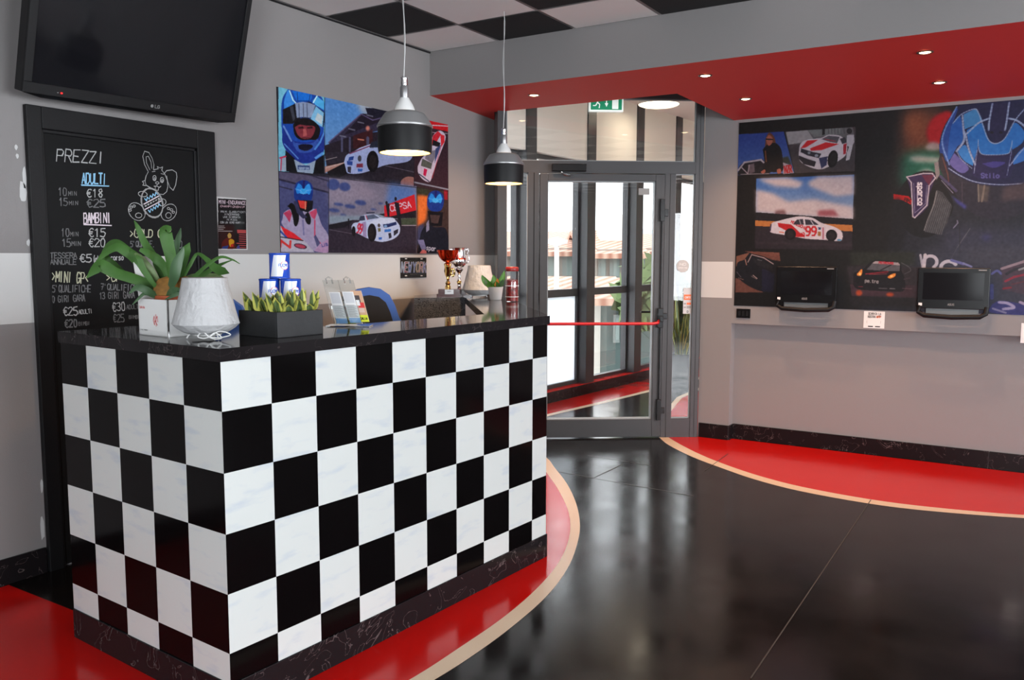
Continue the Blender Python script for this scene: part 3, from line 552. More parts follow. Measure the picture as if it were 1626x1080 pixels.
word(mb,'BAMBINI',(133,354.5),(176,353.5),15.5,'chalkp',.0058); chalk(mb,[[(133,356),(177,358)],[(133,357),(177,358.5)]],.004,M['chalkp'])
word(mb,'10',(97,375.5),(110,375.5),12,'chalk2'); word(mb,'MIN',(112,375),(124,375),6.5,'chalk2',.003); word(mb,'€15',(141,376),(167,376),13,'chalk',.005)
word(mb,'15',(98.5,391.5),(112,391.5),12,'chalk2'); word(mb,'MIN',(114,390),(128,390),6.5,'chalk2',.003); word(mb,'€20',(141,392),(167,392),13,'chalk',.005)
word(mb,'TESSERA',(80,410),(122,410),8.5,'chalk2'); word(mb,'ANNUALE',(80,420),(121,420),8,'chalk2'); word(mb,'€5',(127,416),(145,416),12,'chalk',.005); word(mb,'(obbl.',(148,416.5),(168,416.5),10,'chalk',.005); word(mb,'corso',(176,413),(196,413),8,'chalk')
word(mb,'>MINI GP<',(82,447),(140,450),16,'chalky',.0055); word(mb,"5'QUALIFICHE",(83,464),(144,464),11,'chalk2'); word(mb,'0 GIRI GARA',(83,480.5),(135,478),10,'chalk2')
word(mb,'€25',(101,501),(123,500.5),13,'chalk',.005); word(mb,'ADULTI',(125,499),(147,497),6.5,'chalk',.0035); word(mb,'€20',(103,520),(122.5,519.5),12,'chalk2',.005); word(mb,'BIMBI',(125,517),(143,516),5.5,'chalk2',.003)
word(mb,'>GP<',(169,447),(200,446),12,'chalky',.005); word(mb,"7'QUALIFICHE",(160,460),(222,462),9.5,'chalk2'); word(mb,'13 GIRI GARA',(158,475),(214,473),10,'chalk2')
word(mb,'€30',(179,494.5),(199,493),13,'chalk'); word(mb,'ADULTI',(201,491),(224,490),6.5,'chalk2',.003); word(mb,'€25',(180,511.5),(197,511),12,'chalk2'); word(mb,'BIMBI',(205,506),(222,506),5,'chalk2',.003)
word(mb,'>GOLD GP<',(206,377),(272,377),12.5,'chalky',.005); word(mb,"5'QUALIF.",(207,392),(246,392),9,'chalk2'); word(mb,'€50',(262,394),(289,394),12,'chalk2')
mb.build('chalk_lettering', bd)
# the chalk rabbit with the painted egg
def zz(P): return [(60+x/3.373, 220+y/3.375) for x, y in P]
def ell(cx, cy, rx, ry, rot=0, a0=0, a1=360, n=22):
    r = math.radians(rot); out = []
    for k in range(n+1):
        a = math.radians(a0+(a1-a0)*k/n); x, y = rx*math.cos(a), ry*math.sin(a); out.append((cx+x*math.cos(r)-y*math.sin(r), cy+x*math.sin(r)+y*math.cos(r)))
    return out
mb = MB(); R_ = []
R_.append(zz([(590,175),(572,140),(562,95),(572,68),(595,75),(612,105),(622,140),(620,165)])); R_.append(zz([(600,168),(582,130),(580,98),(592,95),(606,125),(610,160)]))
R_.append(zz([(675,190),(690,172),(720,168),(742,182),(745,205),(738,250),(725,278),(708,262),(695,230),(690,200)])); R_.append(zz([(592,178),(580,200),(574,228),(580,250),(600,262),(622,272)]))
R_.append(zz([(620,168),(645,162),(640,150),(655,158),(668,152),(664,170),(680,190),(694,225),(696,260),(690,285),(672,300),(655,298)])); R_.append(zz([(575,225),(560,230),(568,240),(562,250),(578,252)]))
for cx, cy in ((625,212),(665,222)): R_.append(zz(ell(cx,cy,9,14))); R_.append(zz(ell(cx+1,cy+4,4,6)))
R_.append(zz([(612,178),(628,176)])); R_.append(zz([(660,188),(675,192)])); R_.append(zz(ell(640,238,9,6))); R_.append(zz([(640,244),(638,255),(622,256)])); R_.append(zz([(638,255),(652,262),(660,255)])); R_.append(zz([(630,258),(628,275),(645,278),(648,262)]))
R_.append(zz(ell(562,298,24,14,10))); R_.append(zz(ell(665,342,22,18,-20))); R_.append(zz(ell(530,392,40,52,-38))); R_.append(zz(ell(702,396,38,48,35))); R_.append(zz(ell(540,412,17,13))); R_.append(zz(ell(700,412,15,15)))
for cx, cy in ((500,368),(516,362),(494,384),(700,375),(716,382),(726,395)): R_.append(zz(ell(cx,cy,7,6,0,0,360,8)))
chalk(mb, R_, .0032, M['chalk'])
chalk(mb, [zz(ell(612,345,55,80,-18))], .008, M['grey'])
zig = lambda x0, y0, x1, y1, n, h: zz([(x0+(x1-x0)*k/n + (h if k % 2 else 0)*.3, y0+(y1-y0)*k/n + (h if k % 2 else -h)) for k in range(n+1)])
chalk(mb, [zig(572,330,640,292,9,8), zig(592,392,655,352,9,8)], .005, M['chalkb']); chalk(mb, [zz([(568,352),(648,308)]), zz([(575,380),(660,335)])], .005, M['chalkp'])
chalk(mb, [zz([(x, 366-(x-570)*.55), (x+6, 362-(x-570)*.55)]) for x in range(575,655,14)], .006, M['chalk'])
mb.build('chalk_rabbit_drawing', bd)

# ================================================================== TELEVISION (tilted forward above the blackboard door)
ty, tk = 1.675, .27; tilt = math.atan(tk)
bl = on_y(25,143,ty); br = on_y(371.5,194,ty); TW = 1.141; TH = .70; tx0 = .306; tz = 2.233
roll_t = 0.0165
T_ = lambda a, d, b: np.array([tx0 + a*math.cos(roll_t) , ty - b*math.sin(tilt) - d*math.cos(tilt), tz + a*math.sin(roll_t) + b*math.cos(tilt) - d*math.sin(tilt)])
tv = thing('television', (.9,1.74,2.24), 'large black flat television tilted forward above the blackboard door', 'television')
mb = MB(); mb.box((0,-.03,0),(TW,.035,TH), M['black'], T_)
mb.add([T_(0,.035,0),T_(TW,.035,0),T_(TW*.92,.02,-.016),T_(TW*.08,.02,-.016)], [(0,3,2,1)], M['blackg']); mb.build('housing', tv, .006)
mb = MB()
for a in ((0,0,TW,.048),(0,TH-.045,TW,TH),(0,.048,.036,TH-.045),(TW-.030,.048,TW,TH-.045)): mb.box((a[0],.035,a[1]),(a[2],.045,a[3]), M['black'], T_)
mb.build('bezel', tv, .002)
mb = MB(); mb.box((.036,.034,.048),(TW-.030,.037,TH-.045), M['screen'], T_); mb.build('screen', tv)
def word3(mb, t, fr, a0, a1, b, h, wd, m, d=0.0, slant=0.0, mirror=False):   # lettering in a local frame fr(a, d, b)
    for pl in strokes(t, (a0, b), (a1, b), h, 0, slant):
        for p, q in zip(pl[:-1], pl[1:]):
            dv = q-p; L = np.hypot(*dv)
            if L < 1e-7: continue
            dv /= L; n = np.array([-dv[1], dv[0]])*wd/2; e = dv*wd*.35
            mb.add([fr(*(x[0], d, x[1])) for x in (p-e+n, p-e-n, q+e-n, q+e+n)], [(0,1,2,3)], m)
mb = MB(); word3(mb,'LG',T_,.645,.670,.016,.014,.003,M['grey'],.0465)
mb.add([T_(.628+.008*math.cos(k*.5236), .0462, .023+.008*math.sin(k*.5236)) for k in range(12)], [tuple(range(12))], M['grey']); mb.build('maker_lettering', tv)
mb = MB(); mb.box((.166,.045,.016),(.174,.0475,.022), M['led'], T_); mb.box((.150,.045,.017),(.156,.047,.021), M['grey'], T_); mb.build('power_light', tv)
mb = MB(); mb.box((.45,1.72,2.45),(1.2,1.795,2.62), M['black']); mb.box((.5,1.60,2.5),(.56,1.74,2.56), M['black']); mb.box((1.05,1.60,2.5),(1.11,1.74,2.56), M['black']); mb.build('wall_bracket', tv)

# ================================================================== PENDANT LAMPS
def make_pendant():
    t = thing('pendant_lamp', (0,0,1.98), 'nearer of the two silver and black pendant lamps, hanging over the front of the desk', 'pendant lamp', 'pendant lamps over the reception desk')
    mb = MB(); mb.lathe([(.121,-.0),(.1235,.02),(.1245,.06),(.1240,.105),(.1225,.128)], M['black'], (0,0,1.983), 48)
    mb.lathe([(.1225,.128),(.117,.120),(.1175,.02),(.114,.001),(.121,0)], M['lampin'], (0,0,1.983), 48); mb.build('black_band', t)
    mb = MB(); mb.lathe([(.1245,.118),(.1260,.124),(.121,.132),(.110,.150),(.098,.168),(.090,.178),(.066,.186),(.048,.188)], M['lampsil'], (0,0,1.983), 48)
    mb.lathe([(.122,.112),(.128,.116),(.128,.121),(.121,.124)], M['silver'], (0,0,1.983), 48); mb.build('reflector', t)
    mb = MB(); mb.lathe([(.047,.187),(.046,.200),(.036,.222),(.024,.240),(.020,.248),(.0,.249)], M['white'], (0,0,1.983), 32); mb.build('neck_cap', t)
    mb = MB(); mb.lathe([(.019,.246),(.020,.262),(.020,.295),(.016,.303),(.0,.304)], M['silver'], (0,0,1.983), 24)
    mb.lathe([(.015,.303),(.016,.312),(.014,.330),(.017,.338),(.012,.342),(0,.344)], M['chrome'], (0,0,1.983), 12); mb.build('socket', t)
    mb = MB(); P = [(.004*math.sin(k*.7), .004*math.cos(k*.9), 2.31+k*.06) for k in range(13)]; P[-1] = (0,0,3.03); mb.tube(P, .0026, M['cord'], 6)
    P = [(.012*math.sin(k*.5+1)*(1-k/12), .010*math.cos(k*.4)*(1-k/12), 2.30+k*.0608) for k in range(13)]; P[-1] = (0.012,0,3.03); mb.tube(P, .0014, M['cord'], 5); mb.build('cord', t)
    mb = MB(); mb.lathe([(.0,.018),(.1165,.018)], M['warm'], (0,0,1.983), 40); mb.build('bulb_face', t)
    return t
def copy_tree(o, parent=None):
    c = o.copy(); scene.collection.objects.link(c)
    if parent is not None: c.parent = parent
    for ch in list(o.children): copy_tree(ch, c)
    return c
pend = make_pendant(); pend2 = copy_tree(pend)
pend.location = (1.33,.336,1.980); pend2.location = (2.771,.725,1.963)
pend2['label'] = 'farther pendant lamp, hanging in front of the glazed entrance'
for c_ in list(pend2.children):
    pass
def spot(name, loc, power, col, size=1.9, blend=.6, r=.03):
    l = bpy.data.lights.new(name, 'SPOT'); l.energy = power; l.color = col; l.spot_size = size; l.spot_blend = blend; l.shadow_soft_size = r
    o = bpy.data.objects.new(name, l); scene.collection.objects.link(o); o.location = loc; return o
WARM = (1.0, .60, .30)
spot('pendant_light', (1.33,.336,1.992), 26, WARM, 2.5, .5, .06); spot('pendant_light', (2.771,.725,1.975), 26, WARM, 2.5, .5, .06)

# ================================================================== DOWNLIGHTS IN THE RED SOFFIT
dl = [((3.711,1.067),'nearest the left wall'), ((3.719,-.232),'second from the left in the front row'), ((3.762,-1.527),'right one of the front row'), ((4.405,-.292),'rear row, above the left edge of the mural'), ((4.471,-1.537),'rear row, above the large helmet on the mural')]
first = None
for (p, where) in dl:
    z = SO(p)
    if first is None:
        first = thing('downlight', (p[0],p[1],z), '', 'downlight', 'recessed downlights in the red soffit')
        mb = MB(); mb.lathe([(.030,.0),(.034,-.004),(.043,-.004),(.046,.0005)], M['rim'], (p[0],p[1],z), 28); mb.build('rim', first)
        mb = MB(); mb.lathe([(0,-.006),(.018,-.005),(.030,-.0015)], M['warm2'], (p[0],p[1],z), 24); mb.build('lamp_face', first); t = first
    else:
        t = copy_tree(first); t.location = (p[0],p[1],z)
    t['label'] = 'small round downlight in the red soffit, '+where
    spot('downlight_beam', (p[0],p[1],z-.02), 33, (1.0,.60,.37), 2.3, .8, .02)

# vestibule ceiling lamp
c0 = on_z(1046,168,3.17)
cl_ = thing('ceiling_lamp', (c0[0],c0[1],3.17), 'round glowing ceiling lamp seen through the fanlight', 'ceiling lamp')
mb = MB(); mb.lathe([(0,0),(.18,.0),(.215,.012),(.22,.03)], M['disc'], (c0[0],c0[1],3.165), 40); mb.build('diffuser', cl_)
mb = MB(); mb.lathe([(.224,.018),(.23,.05),(.23,.115)], M['white'], (c0[0],c0[1],3.165), 40); mb.build('body', cl_)

l_ = bpy.data.lights.new('ceiling_lamp_light','AREA'); l_.shape = 'DISK'; l_.size = .4; l_.energy = 2.5; l_.color = (1,.86,.66)
lo = bpy.data.objects.new('ceiling_lamp_light', l_); scene.collection.objects.link(lo); lo.location = (c0[0],c0[1],3.155)
# ================================================================== TABLE LAMPS
def table_lamp(cx, cy, label, s=1.0, ties=True):
    t = thing('table_lamp', (cx,cy,HT), label, 'table lamp', 'white paper table lamps on the reception desk')
    fl_ = lambda q, z: 1 + .014*math.sin(7*q+z*70+math.sin(3*q)*2) + .012*math.sin(17*q-z*50+2*math.sin(5*q)) + .009*math.sin(33*q+z*30)
    mb = MB(); mb.lathe([(.074*s,.222*s),(.0765*s,.221*s),(.082*s,.19*s),(.094*s,.14*s),(.106*s,.095*s),(.1175*s,.056*s)], M['shade'], (cx,cy,HT), 96, fl_)
    mb.lathe([(.1175*s,.056*s),(.102*s,.040*s),(.080*s,.026*s),(.064*s,.020*s),(.0,.019*s)], M['shade'], (cx,cy,HT), 48); mb.lathe([(.0,.218*s),(.074*s,.222*s)], M['shade'], (cx,cy,HT), 48); mb.build('paper_shade', t)
    mb = MB()
    for k in range(3):
        a = k*2.094+.5; x, y = cx+.056*s*math.cos(a), cy+.056*s*math.sin(a); mb.tube([(x,y,HT+.021*s),(x+.012*math.cos(a),y+.012*math.sin(a),HT+.004)], .0028, M['white'], 6)
    mb.lathe([(.050*s,.012),(.054*s,.016),(.050*s,.020)], M['white'], (cx,cy,HT), 32); mb.build('wire_base', t)
    if ties:
        d = -RGT*np.array([1,1,0]); r_ = np.array([math.sin(YAW), -math.cos(YAW), 0]); f_ = np.array([-math.cos(YAW), -math.sin(YAW), 0])
        b = np.array([cx,cy,HT+.012]) + f_*.075 + r_*.035
        mb = MB()
        for ang, L, H_ in ((.1,.075,.018),(2.9,.04,.006),(.5,.05,-.004)):
            e = b + r_*L*math.cos(ang) + np.array([0,0,H_*.5]); mb.tube(spline([b, (b+e)/2+np.array([0,0,.016]), e, (b+e)/2-np.array([0,0,.006]), b], 5), .0022, M['white'], 6)
        mb.build('white_bow', t)
    return t
lp = dk(.180,.296); table_lamp(lp[0]-.012, lp[1]+.019, 'white crinkled paper table lamp beside the boxed plant at the left corner of the desk', .965)
l2 = dk(3.10,1.40); table_lamp(l2[0], l2[1], 'white paper table lamp at the far desk end, right of the trophies', 1.02, False)

# ================================================================== BOXED STAGHORN PLANT
bx = dk(.205,.548)
box = thing('card_box', (bx[0],bx[1],HT), 'open white card box holding a leafy plant in a terracotta pot', 'box')
mb = MB()
x0_, x1_, y0_, y1_, zt = .106,.298,.452,.640,HT+.133
for a in ((x0_,y0_,x1_,y0_+.003),(x0_,y1_-.003,x1_,y1_),(x0_,y0_,x0_+.003,y1_),(x1_-.003,y0_,x1_,y1_)): mb.box((a[0],a[1],HT),(a[2],a[3],zt), M['card'], K)
mb.box((x0_,y0_,HT),(x1_,y1_,HT+.003), M['card'], K); mb.build('box_body', box)
mb = MB(); mb.box((x0_+.004,0,0),(x1_-.004,.003,.158), M['card'], lambda a, d, b: dk(a, y1_-.004+d+b*.22, zt-.003+b)); mb.build('raised_flap', box)
mb = MB(); mb.box((x0_-.0015,y0_-.0015,HT),(x0_+.004,y0_+.004,zt), M['steel'], K)
mb.build('metal_corner', box)
LB = lambda a, d, b: dk(x0_-.0015-d, y1_-a, HT+b); RB = lambda a, d, b: dk(x0_+a, y0_-.0015-d, HT+b)
mb = MB()
for fr, a in ((LB,.105),(RB,.075)):
    for k, (p, q) in enumerate([((0,0),(0,.034)),((.004,.012),(.018,.034)),((.004,.016),(.018,0)),((.018,.034),(.022,.012)),((.0,.034),(-.008,.018)),((-.008,.018),(0,0)),((.01,.04),(.01,-.004))]):
        p = np.array(p)+(a,.04); q = np.array(q)+(a,.04); d = (q-p)/np.linalg.norm(q-p); n = np.array([-d[1],d[0]])*.0012
        mb.add([fr(*(v[0],0,v[1])) for v in (p-n,q-n,q+n,p+n)], [(0,1,2,3)], M['redp'])
word3(mb,'VINI ROSSI',LB,.012,.060,.018,.004,.001,M['grey'],0); word3(mb,'Cantina',LB,.010,.045,.098,.009,.001,M['redp'],0)
mb.build('printed_emblem', box)
pp = dk(.20,.55)
plant = thing('potted_staghorn_plant', (pp[0],pp[1],HT+.005), 'large strap-leaved green plant in terracotta pot standing inside the white card box', 'potted plant')
mb = MB(); mb.lathe([(0,.003),(.05,.003),(.063,.115),(.071,.118),(.072,.142),(.066,.142),(.062,.13),(0,.128)], M['terra'], (pp[0],pp[1],HT+.003), 28); mb.build('pot', plant)
mb = MB()
for k, (ox, oy) in enumerate([(-.02,.015),(.03,-.02),(.012,.03)]):
    mb.lathe([(.0,.215),(.028,.205),(.043,.18),(.047,.155),(.040,.132),(.0,.125)], M['fibre'], (pp[0]+ox,pp[1]+oy,HT), 16, lambda q, z: 1+.12*math.sin(3*q+k))
mb.build('shield_fronds', plant)
D0 = float(np.dot(pp[:3]+np.array([0,0,1.3])-CAM, FWD))
def leafpx(pts, name='leaf', m='leaf', dz=None, fold=.25):
    mb = MB(); P = [at_depth(x, y, D0+d) for x, y, w_, d in pts]; Wd = [w_*D0/FOC for x, y, w_, d in pts]
    Pd = spline(P, 5); Wi = list(np.interp(np.linspace(0, len(P)-1, len(Pd)), range(len(P)), Wd))
    side = []
    for i, p in enumerate(Pd):
        t = Pd[min(i+1, len(Pd)-1)] - Pd[max(i-1, 0)]; sd = np.cross(t, FWD + np.array([.3*math.sin(i*.35), .2, -.35])); side.append(sd/np.linalg.norm(sd))
    mb.ribbon(Pd, Wi, side, M[m], fold); return mb.build(name, plant)
LV = [
 ([(252,468,6,0),(236,452,14,-.02),(212,442,17,-.05),(182,432,18,-.08),(160,421,20,-.10),(150,428,16,-.11),(137,442,1,-.12)],'leaf'),
 ([(250,466,5,.0),(222,448,9,.02),(203,440,9,.03),(180,420,13,.02),(166,408,14,.0),(172,390,11,-.02),(186,384,10,-.03),(208,398,7,-.04)],'leaf'),
 ([(258,462,6,0),(240,440,15,.0),(218,412,18,-.02),(200,398,17,-.05),(184,392,14,-.06),(166,402,10,-.06),(152,418,3,-.06)],'leaf'),
 ([(264,462,6,.02),(254,430,12,.03),(242,405,13,.04),(228,382,11,.04),(219,362,8,.03),(213,350,1,.03)],'leaf'),
 ([(268,460,7,.0),(263,430,11,.0),(250,412,16,.0),(236,402,13,-.03),(222,396,6,-.04)],'leaf'),
 ([(272,458,7,-.03),(271,428,14,-.04),(270,405,17,-.05),(266,385,19,-.06),(262,366,20,-.07),(272,362,6,-.07)],'leaf'),
 ([(268,462,8,-.05),(275,440,18,-.08),(280,420,17,-.09),(288,402,9,-.09),(291,392,2,-.09)],'leafd'),
 ([(276,460,5,.02),(286,432,12,.03),(291,412,15,.03),(296,396,14,.02),(301,385,1,.02)],'leaf'),
 ([(284,462,4,.0),(292,438,6,.0),(302,420,6,.0),(313,403,5,-.0),(326,410,7,-.02),(340,424,13,-.03),(352,430,16,-.04),(364,434,1,-.05)],'leaf'),
 ([(286,464,5,.04),(302,448,8,.05),(322,436,9,.06),(342,424,7,.07),(360,416,3,.08),(372,412,1,.08)],'leaf'),
 ([(288,462,4,-.02),(310,438,7,-.02),(330,420,6,-.03),(350,408,5,-.03),(368,412,3,-.03),(381,419,1,-.03)],'leaf'),
 ([(250,468,5,-.05),(235,462,12,-.08),(218,456,11,-.10),(205,466,2,-.10)],'leafd'),
 ([(246,472,4,-.05),(230,466,6,-.08),(218,476,4,-.09),(210,484,1,-.09)],'leafd'),
 ([(262,472,5,-.05),(272,462,14,-.08),(284,464,10,-.09),(262,476,2,-.09)],'leafd'),
 ([(262,460,5,0),(250,446,8,-.03),(238,425,9,-.05),(222,408,9,-.06),(214,402,3,-.06)],'leafg'),
 ([(258,464,4,-.03),(243,450,7,-.06),(228,428,9,-.08),(222,412,8,-.09),(216,405,3,-.09)],'leaf'),
 ([(285,455,5,.05),(300,440,8,.07),(322,438,10,.08),(345,438,8,.09),(362,446,1,.09)],'leafg'),
 ([(266,455,5,.05),(275,425,8,.06),(279,395,11,.07),(284,375,8,.07),(287,362,1,.07)],'leafd'),
]
for pts, m in LV: leafpx(pts, 'leaf', m)

# ================================================================== SLATE PLANTER WITH SNAKE PLANTS
pc = dk(.432,.228)
pl_ = thing('slate_planter', (pc[0],pc[1],HT), 'low square black slate planter full of small yellow-edged leaves, beside the paper lamp', 'planter')
mb = MB(); px0, px1, py0, py1, ph = .320,.530,.120,.340,.092
mb.box((px0,py0,HT),(px1,py0+.01,HT+ph), M['slate'], K); mb.box((px0,py1-.01,HT),(px1,py1,HT+ph), M['slate'], K); mb.box((px0,py0+.01,HT),(px0+.01,py1-.01,HT+ph), M['slate'], K); mb.box((px1-.01,py0+.01,HT),(px1,py1-.01,HT+ph), M['slate'], K)
mb.box((px0+.01,py0+.01,HT),(px1-.01,py1-.01,HT+.015), M['slate'], K)
mb.build('planter_box', pl_, .002)
mb = MB(); mb.box((px0+.011,py0+.011,HT+.015),(px1-.011,py1-.011,HT+ph-.012), M['soil'], K); mb.build('soil', pl_)
random.seed(3)
for gx in range(4):
    for gy in range(3):
        cx, cy = px0+.036+gx*.048+random.uniform(-.004,.004), py0+.040+gy*.068+random.uniform(-.008,.008)
        mb = MB()
        for k in range(5):
            a = k*1.257+random.uniform(-.4,.4); L = random.uniform(.042,.076)*(1.3 if k == 0 else 1); lean = random.uniform(.25,.6) if k else .12
            if (gx in (0,3) or gy == 0) and k == 1: L = .095; lean = .5; a = (math.pi if gx == 0 else 0)+DA if gx in (0,3) else a
            b = dk(cx,cy,HT+ph-.014); d = np.array([math.cos(a)*lean, math.sin(a)*lean, 1.0]); d /= np.linalg.norm(d)
            P = [b, b+d*L*.35+(0,0,.0), b+d*L*.7+np.array([0,0,.004]), b+d*L+np.array([math.cos(a),math.sin(a),0])*.008]
            # keep every leaf clear of the walls of the box
            sd = (-math.sin(a), math.cos(a), 0); w_ = random.uniform(.036,.052)
            wi = [w_*.75, w_*1.05, w_*.72, .001]
            mb.ribbon(P, wi, sd, M['leafy'], .55)
            off = np.array([math.cos(a)*-.001, math.sin(a)*-.001, .0012])
            mb.ribbon([p+off for p in P[:3]]+[P[3]-d*.006+off], [x*.55 for x in wi], sd, M['leafg'], .55)
            mb.ribbon([p-off*1.2 for p in P[:3]]+[P[3]-d*.006-off], [x*.55 for x in wi], sd, M['leafg'], .55)
        mb.build('leaf_rosette', pl_)

# ================================================================== OIL TINS (small pyramid behind the planter)
def tin_at(x, y, z, label):
    t = thing('oil_tin', (x,y,z), label, 'tin', 'blue and white tins stacked behind the planter')
    r, h = .0405, .1007; mb = MB(); rel = (x,y,z)
    mb.lathe([(0,.001),(r-.002,.001),(r,.003),(r,.006),(r-.0015,.008),(r-.0015,h-.008),(r,h-.006),(r,h-.002),(r-.003,h-.0005),(r-.004,h-.004),(0,h-.004)], M['blue'], rel, 40); mb.build('can', t)
    mb = MB(); va = math.atan2(CAM[1]-y, CAM[0]-x)
    P = lambda a, zz_, o=.0006: (x+(r-.0015+o)*math.cos(va+a), y+(r-.0015+o)*math.sin(va+a), z+zz_)
    # white slanted field on the label
    n = 10; vs = []; fs = []
    for j, zq in enumerate(np.linspace(.009,h-.009,6)):
        s = (zq-.009)/(h-.018)
        for i in range(n+1): a = -1.0+.42*s + 1.25*i/n; vs.append(P(a, zq))
    for j in range(5):
        for i in range(n): fs.append((j*(n+1)+i, j*(n+1)+i+1, (j+1)*(n+1)+i+1, (j+1)*(n+1)+i))
    mb.add(vs, fs, M['tinw'], True)
    k = 20; c = [P(-(.35)+.0*1, .052)]
    mb.add([P((.50+.42*math.cos(6.283*i/k)), .052+.0175*math.sin(6.283*i/k), .0010) for i in range(k)], [tuple(range(k))], M['redp'])
    mb.add([P((.50+.37*math.cos(6.283*i/k)), .052+.0155*math.sin(6.283*i/k), .0013) for i in range(k)], [tuple(range(k))], M['tinw'])
    for pl in strokes('FUCHS', (0,0), (.040,0), .011):
        for p, q in zip(pl[:-1], pl[1:]):
            d = q-p; L = np.hypot(*d); d = d/L; nn = np.array([-d[1],d[0]])*.0011
            mb.add([P((v[0]-.004)/r, .047+v[1], .0017) for v in (p-nn,q-nn,q+nn,p+nn)], [(0,1,2,3)], M['blue'])
    mb.build('label_wrap', t); return t
sr = np.array([math.sin(YAW), -math.cos(YAW)]); tb = dk(.545,.415)[:2] + sr*.022; sp_ = .0835
rows = [[(-1,0),(0,0),(1,0)],[(-.5,1),(.5,1)],[(0,2)]]
nm = {(-1,0):'left tin of the bottom row of the pyramid behind the planter',(0,0):'middle tin of the bottom row of the pyramid behind the planter',(1,0):'right tin of the bottom row of the pyramid behind the planter',(-.5,1):'left blue and white tin of the upper pair behind the planter',(.5,1):'right blue and white tin of the upper pair behind the planter',(0,2):'topmost blue and white tin of the stack behind the planter'}
for rw in rows:
    for i, j in rw: tin_at(tb[0]+sr[0]*sp_*i, tb[1]+sr[1]*sp_*i, HT+.1007*j, nm[(i,j)])

# ================================================================== ACRYLIC BROCHURE HOLDER
bh = on_z(553,518,HT)[:2]
hold = thing('brochure_holder', (bh[0],bh[1],HT), 'clear acrylic brochure holder with two columns of pockets on the desk front', 'brochure holder')
vr = np.array([sr[0], sr[1], 0]); vf = np.array([-math.cos(YAW), -math.sin(YAW), 0]); dH = float(np.dot(np.array([bh[0],bh[1],1.3])-CAM, FWD))
px2m = dH/FOC
HB = np.array([bh[0],bh[1],HT])
# frame: a to the right along the picture, d towards the viewer, b up, leaning back
Hf = lambda a, d, b: HB + vr*(a - b*.30) + vf*(d - .25*b) + np.array([0,0,b])
mb = MB()
mb.box((-.085,-.05,.001),(.095,.045,.005), M['acryl'], lambda a, d, b: HB+vr*a+vf*d+np.array([0,0,b]))
for a in (-.018,.045): mb.box((a-.040,-.004,.006),(a+.026,-.001,.19), M['acryl'], Hf)
mb.build('back_plate', hold)
def pocket(a, b0, h_):
    mb = MB(); mb.box((a-.027,.014,b0),(a+.027,.016,b0+h_), M['acryl'], Hf); mb.box((a-.028,-.001,b0),(a-.0265,.016,b0+h_), M['acryl'], Hf); mb.box((a+.0265,-.001,b0),(a+.028,.016,b0+h_), M['acryl'], Hf); mb.box((a-.027,-.001,b0),(a+.027,.016,b0+.002), M['acryl'], Hf)
    mb.build('pocket', hold)
pocket(-.020,.008,.075); pocket(.036,.010,.075)
for a in (-.030,.045):
    mb = MB(); mb.tube([Hf(a-.012,0,.175),Hf(a-.012,0,.195),Hf(a,0,.203),Hf(a+.012,0,.195),Hf(a+.012,0,.175)], .003, M['acryl'], 8); mb.build('top_clip', hold)

def brochure(a, d, b0, w_, h_, kind, label):
    t = MB(); B = lambda x, dd, y: Hf(a+x, d+dd, b0+y)
    t.box((-w_/2,0,0),(w_/2,.004,h_), M['whitep'], B)
    def r(x0, x1, y0, y1, m, o=.0045): t.add([B(x0*w_-w_/2,o,y0*h_),B(x1*w_-w_/2,o,y0*h_),B(x1*w_-w_/2,o,y1*h_),B(x0*w_-w_/2,o,y1*h_)], [(0,1,2,3)], m)
    if kind == 'blue':
        r(.0,1,.0,.16,mat('light blue print',(.2,.42,.75),.4))
        for k in range(14): r(.08,.92-.1*(k%3),.20+k*.028,.212+k*.028,M['grey'])
        r(.1,.9,.64,.97,mat('pale grey print',(.62,.62,.64),.4))
    else:
        r(0,1,0,1,mat('flesh print',(.62,.36,.22),.4),.0045); r(0,1,.0,.22,mat('yellow print',(.72,.78,.02),.4),.005); r(.15,.85,.30,.55,mat('sand print',(.7,.5,.4),.4),.005)
        r(.25,.7,.62,.85,mat('dark print',(.06,.04,.04),.4),.005); r(.4,.95,.45,.62,M['redp'],.0055); r(.3,.6,.52,.70,M['whitep'],.006)
        word3(t,'ITALIA',lambda x,dd,y: B(x,dd,y),-w_*.38,w_*.38,.07*h_,.07*h_,.0022,M['black'],.0058,.2)
    o = t.build('brochure'); tag(o, label, 'brochure', 'brochures in the acrylic holder')
brochure(-.020,.003,.012,.046,.128,'blue','white and blue brochure in the left front pocket of the acrylic holder')
brochure(.014,-.010,.010,.040,.132,'photo','narrow brochure with a yellow foot standing between the two blue ones')
brochure(.036,.003,.014,.046,.128,'blue','white and blue brochure in the right front pocket of the acrylic holder')
brochure(.070,-.002,.018,.046,.128,'photo','orange photo brochure with a yellow foot at the right of the holder')

# ================================================================== TROPHIES
t1 = on_z(714,471.5,HT)
def spiral(q, z, n, a, tw): return 1+a*math.sin(n*q+tw*z)
tr = thing('trophy', t1, 'tall gold trophy with a red foil cup standing left of the silver one', 'trophy')
mb = MB(); dT = float(np.dot(t1-CAM, FWD)); k = dT/FOC; c = t1
S3 = lambda y: (471.5-y)*k*1.01                  # picture height -> metres
mb.prism([(c[0]+sr[0]*a-sr[1]*-0*b+vf[0]*b, c[1]+sr[1]*a+vf[1]*b) for a, b in ((-.088,-.05),(.088,-.05),(.088,.06),(-.088,.06))], HT, HT+.022, M['wood'])
mb.prism([(c[0]+sr[0]*a+vf[0]*b, c[1]+sr[1]*a+vf[1]*b) for a, b in ((-.078,-.04),(.078,-.04),(.078,.048),(-.078,.048))], HT+.022, HT+.056, M['wood']); mb.build('wooden_base', tr, .003)
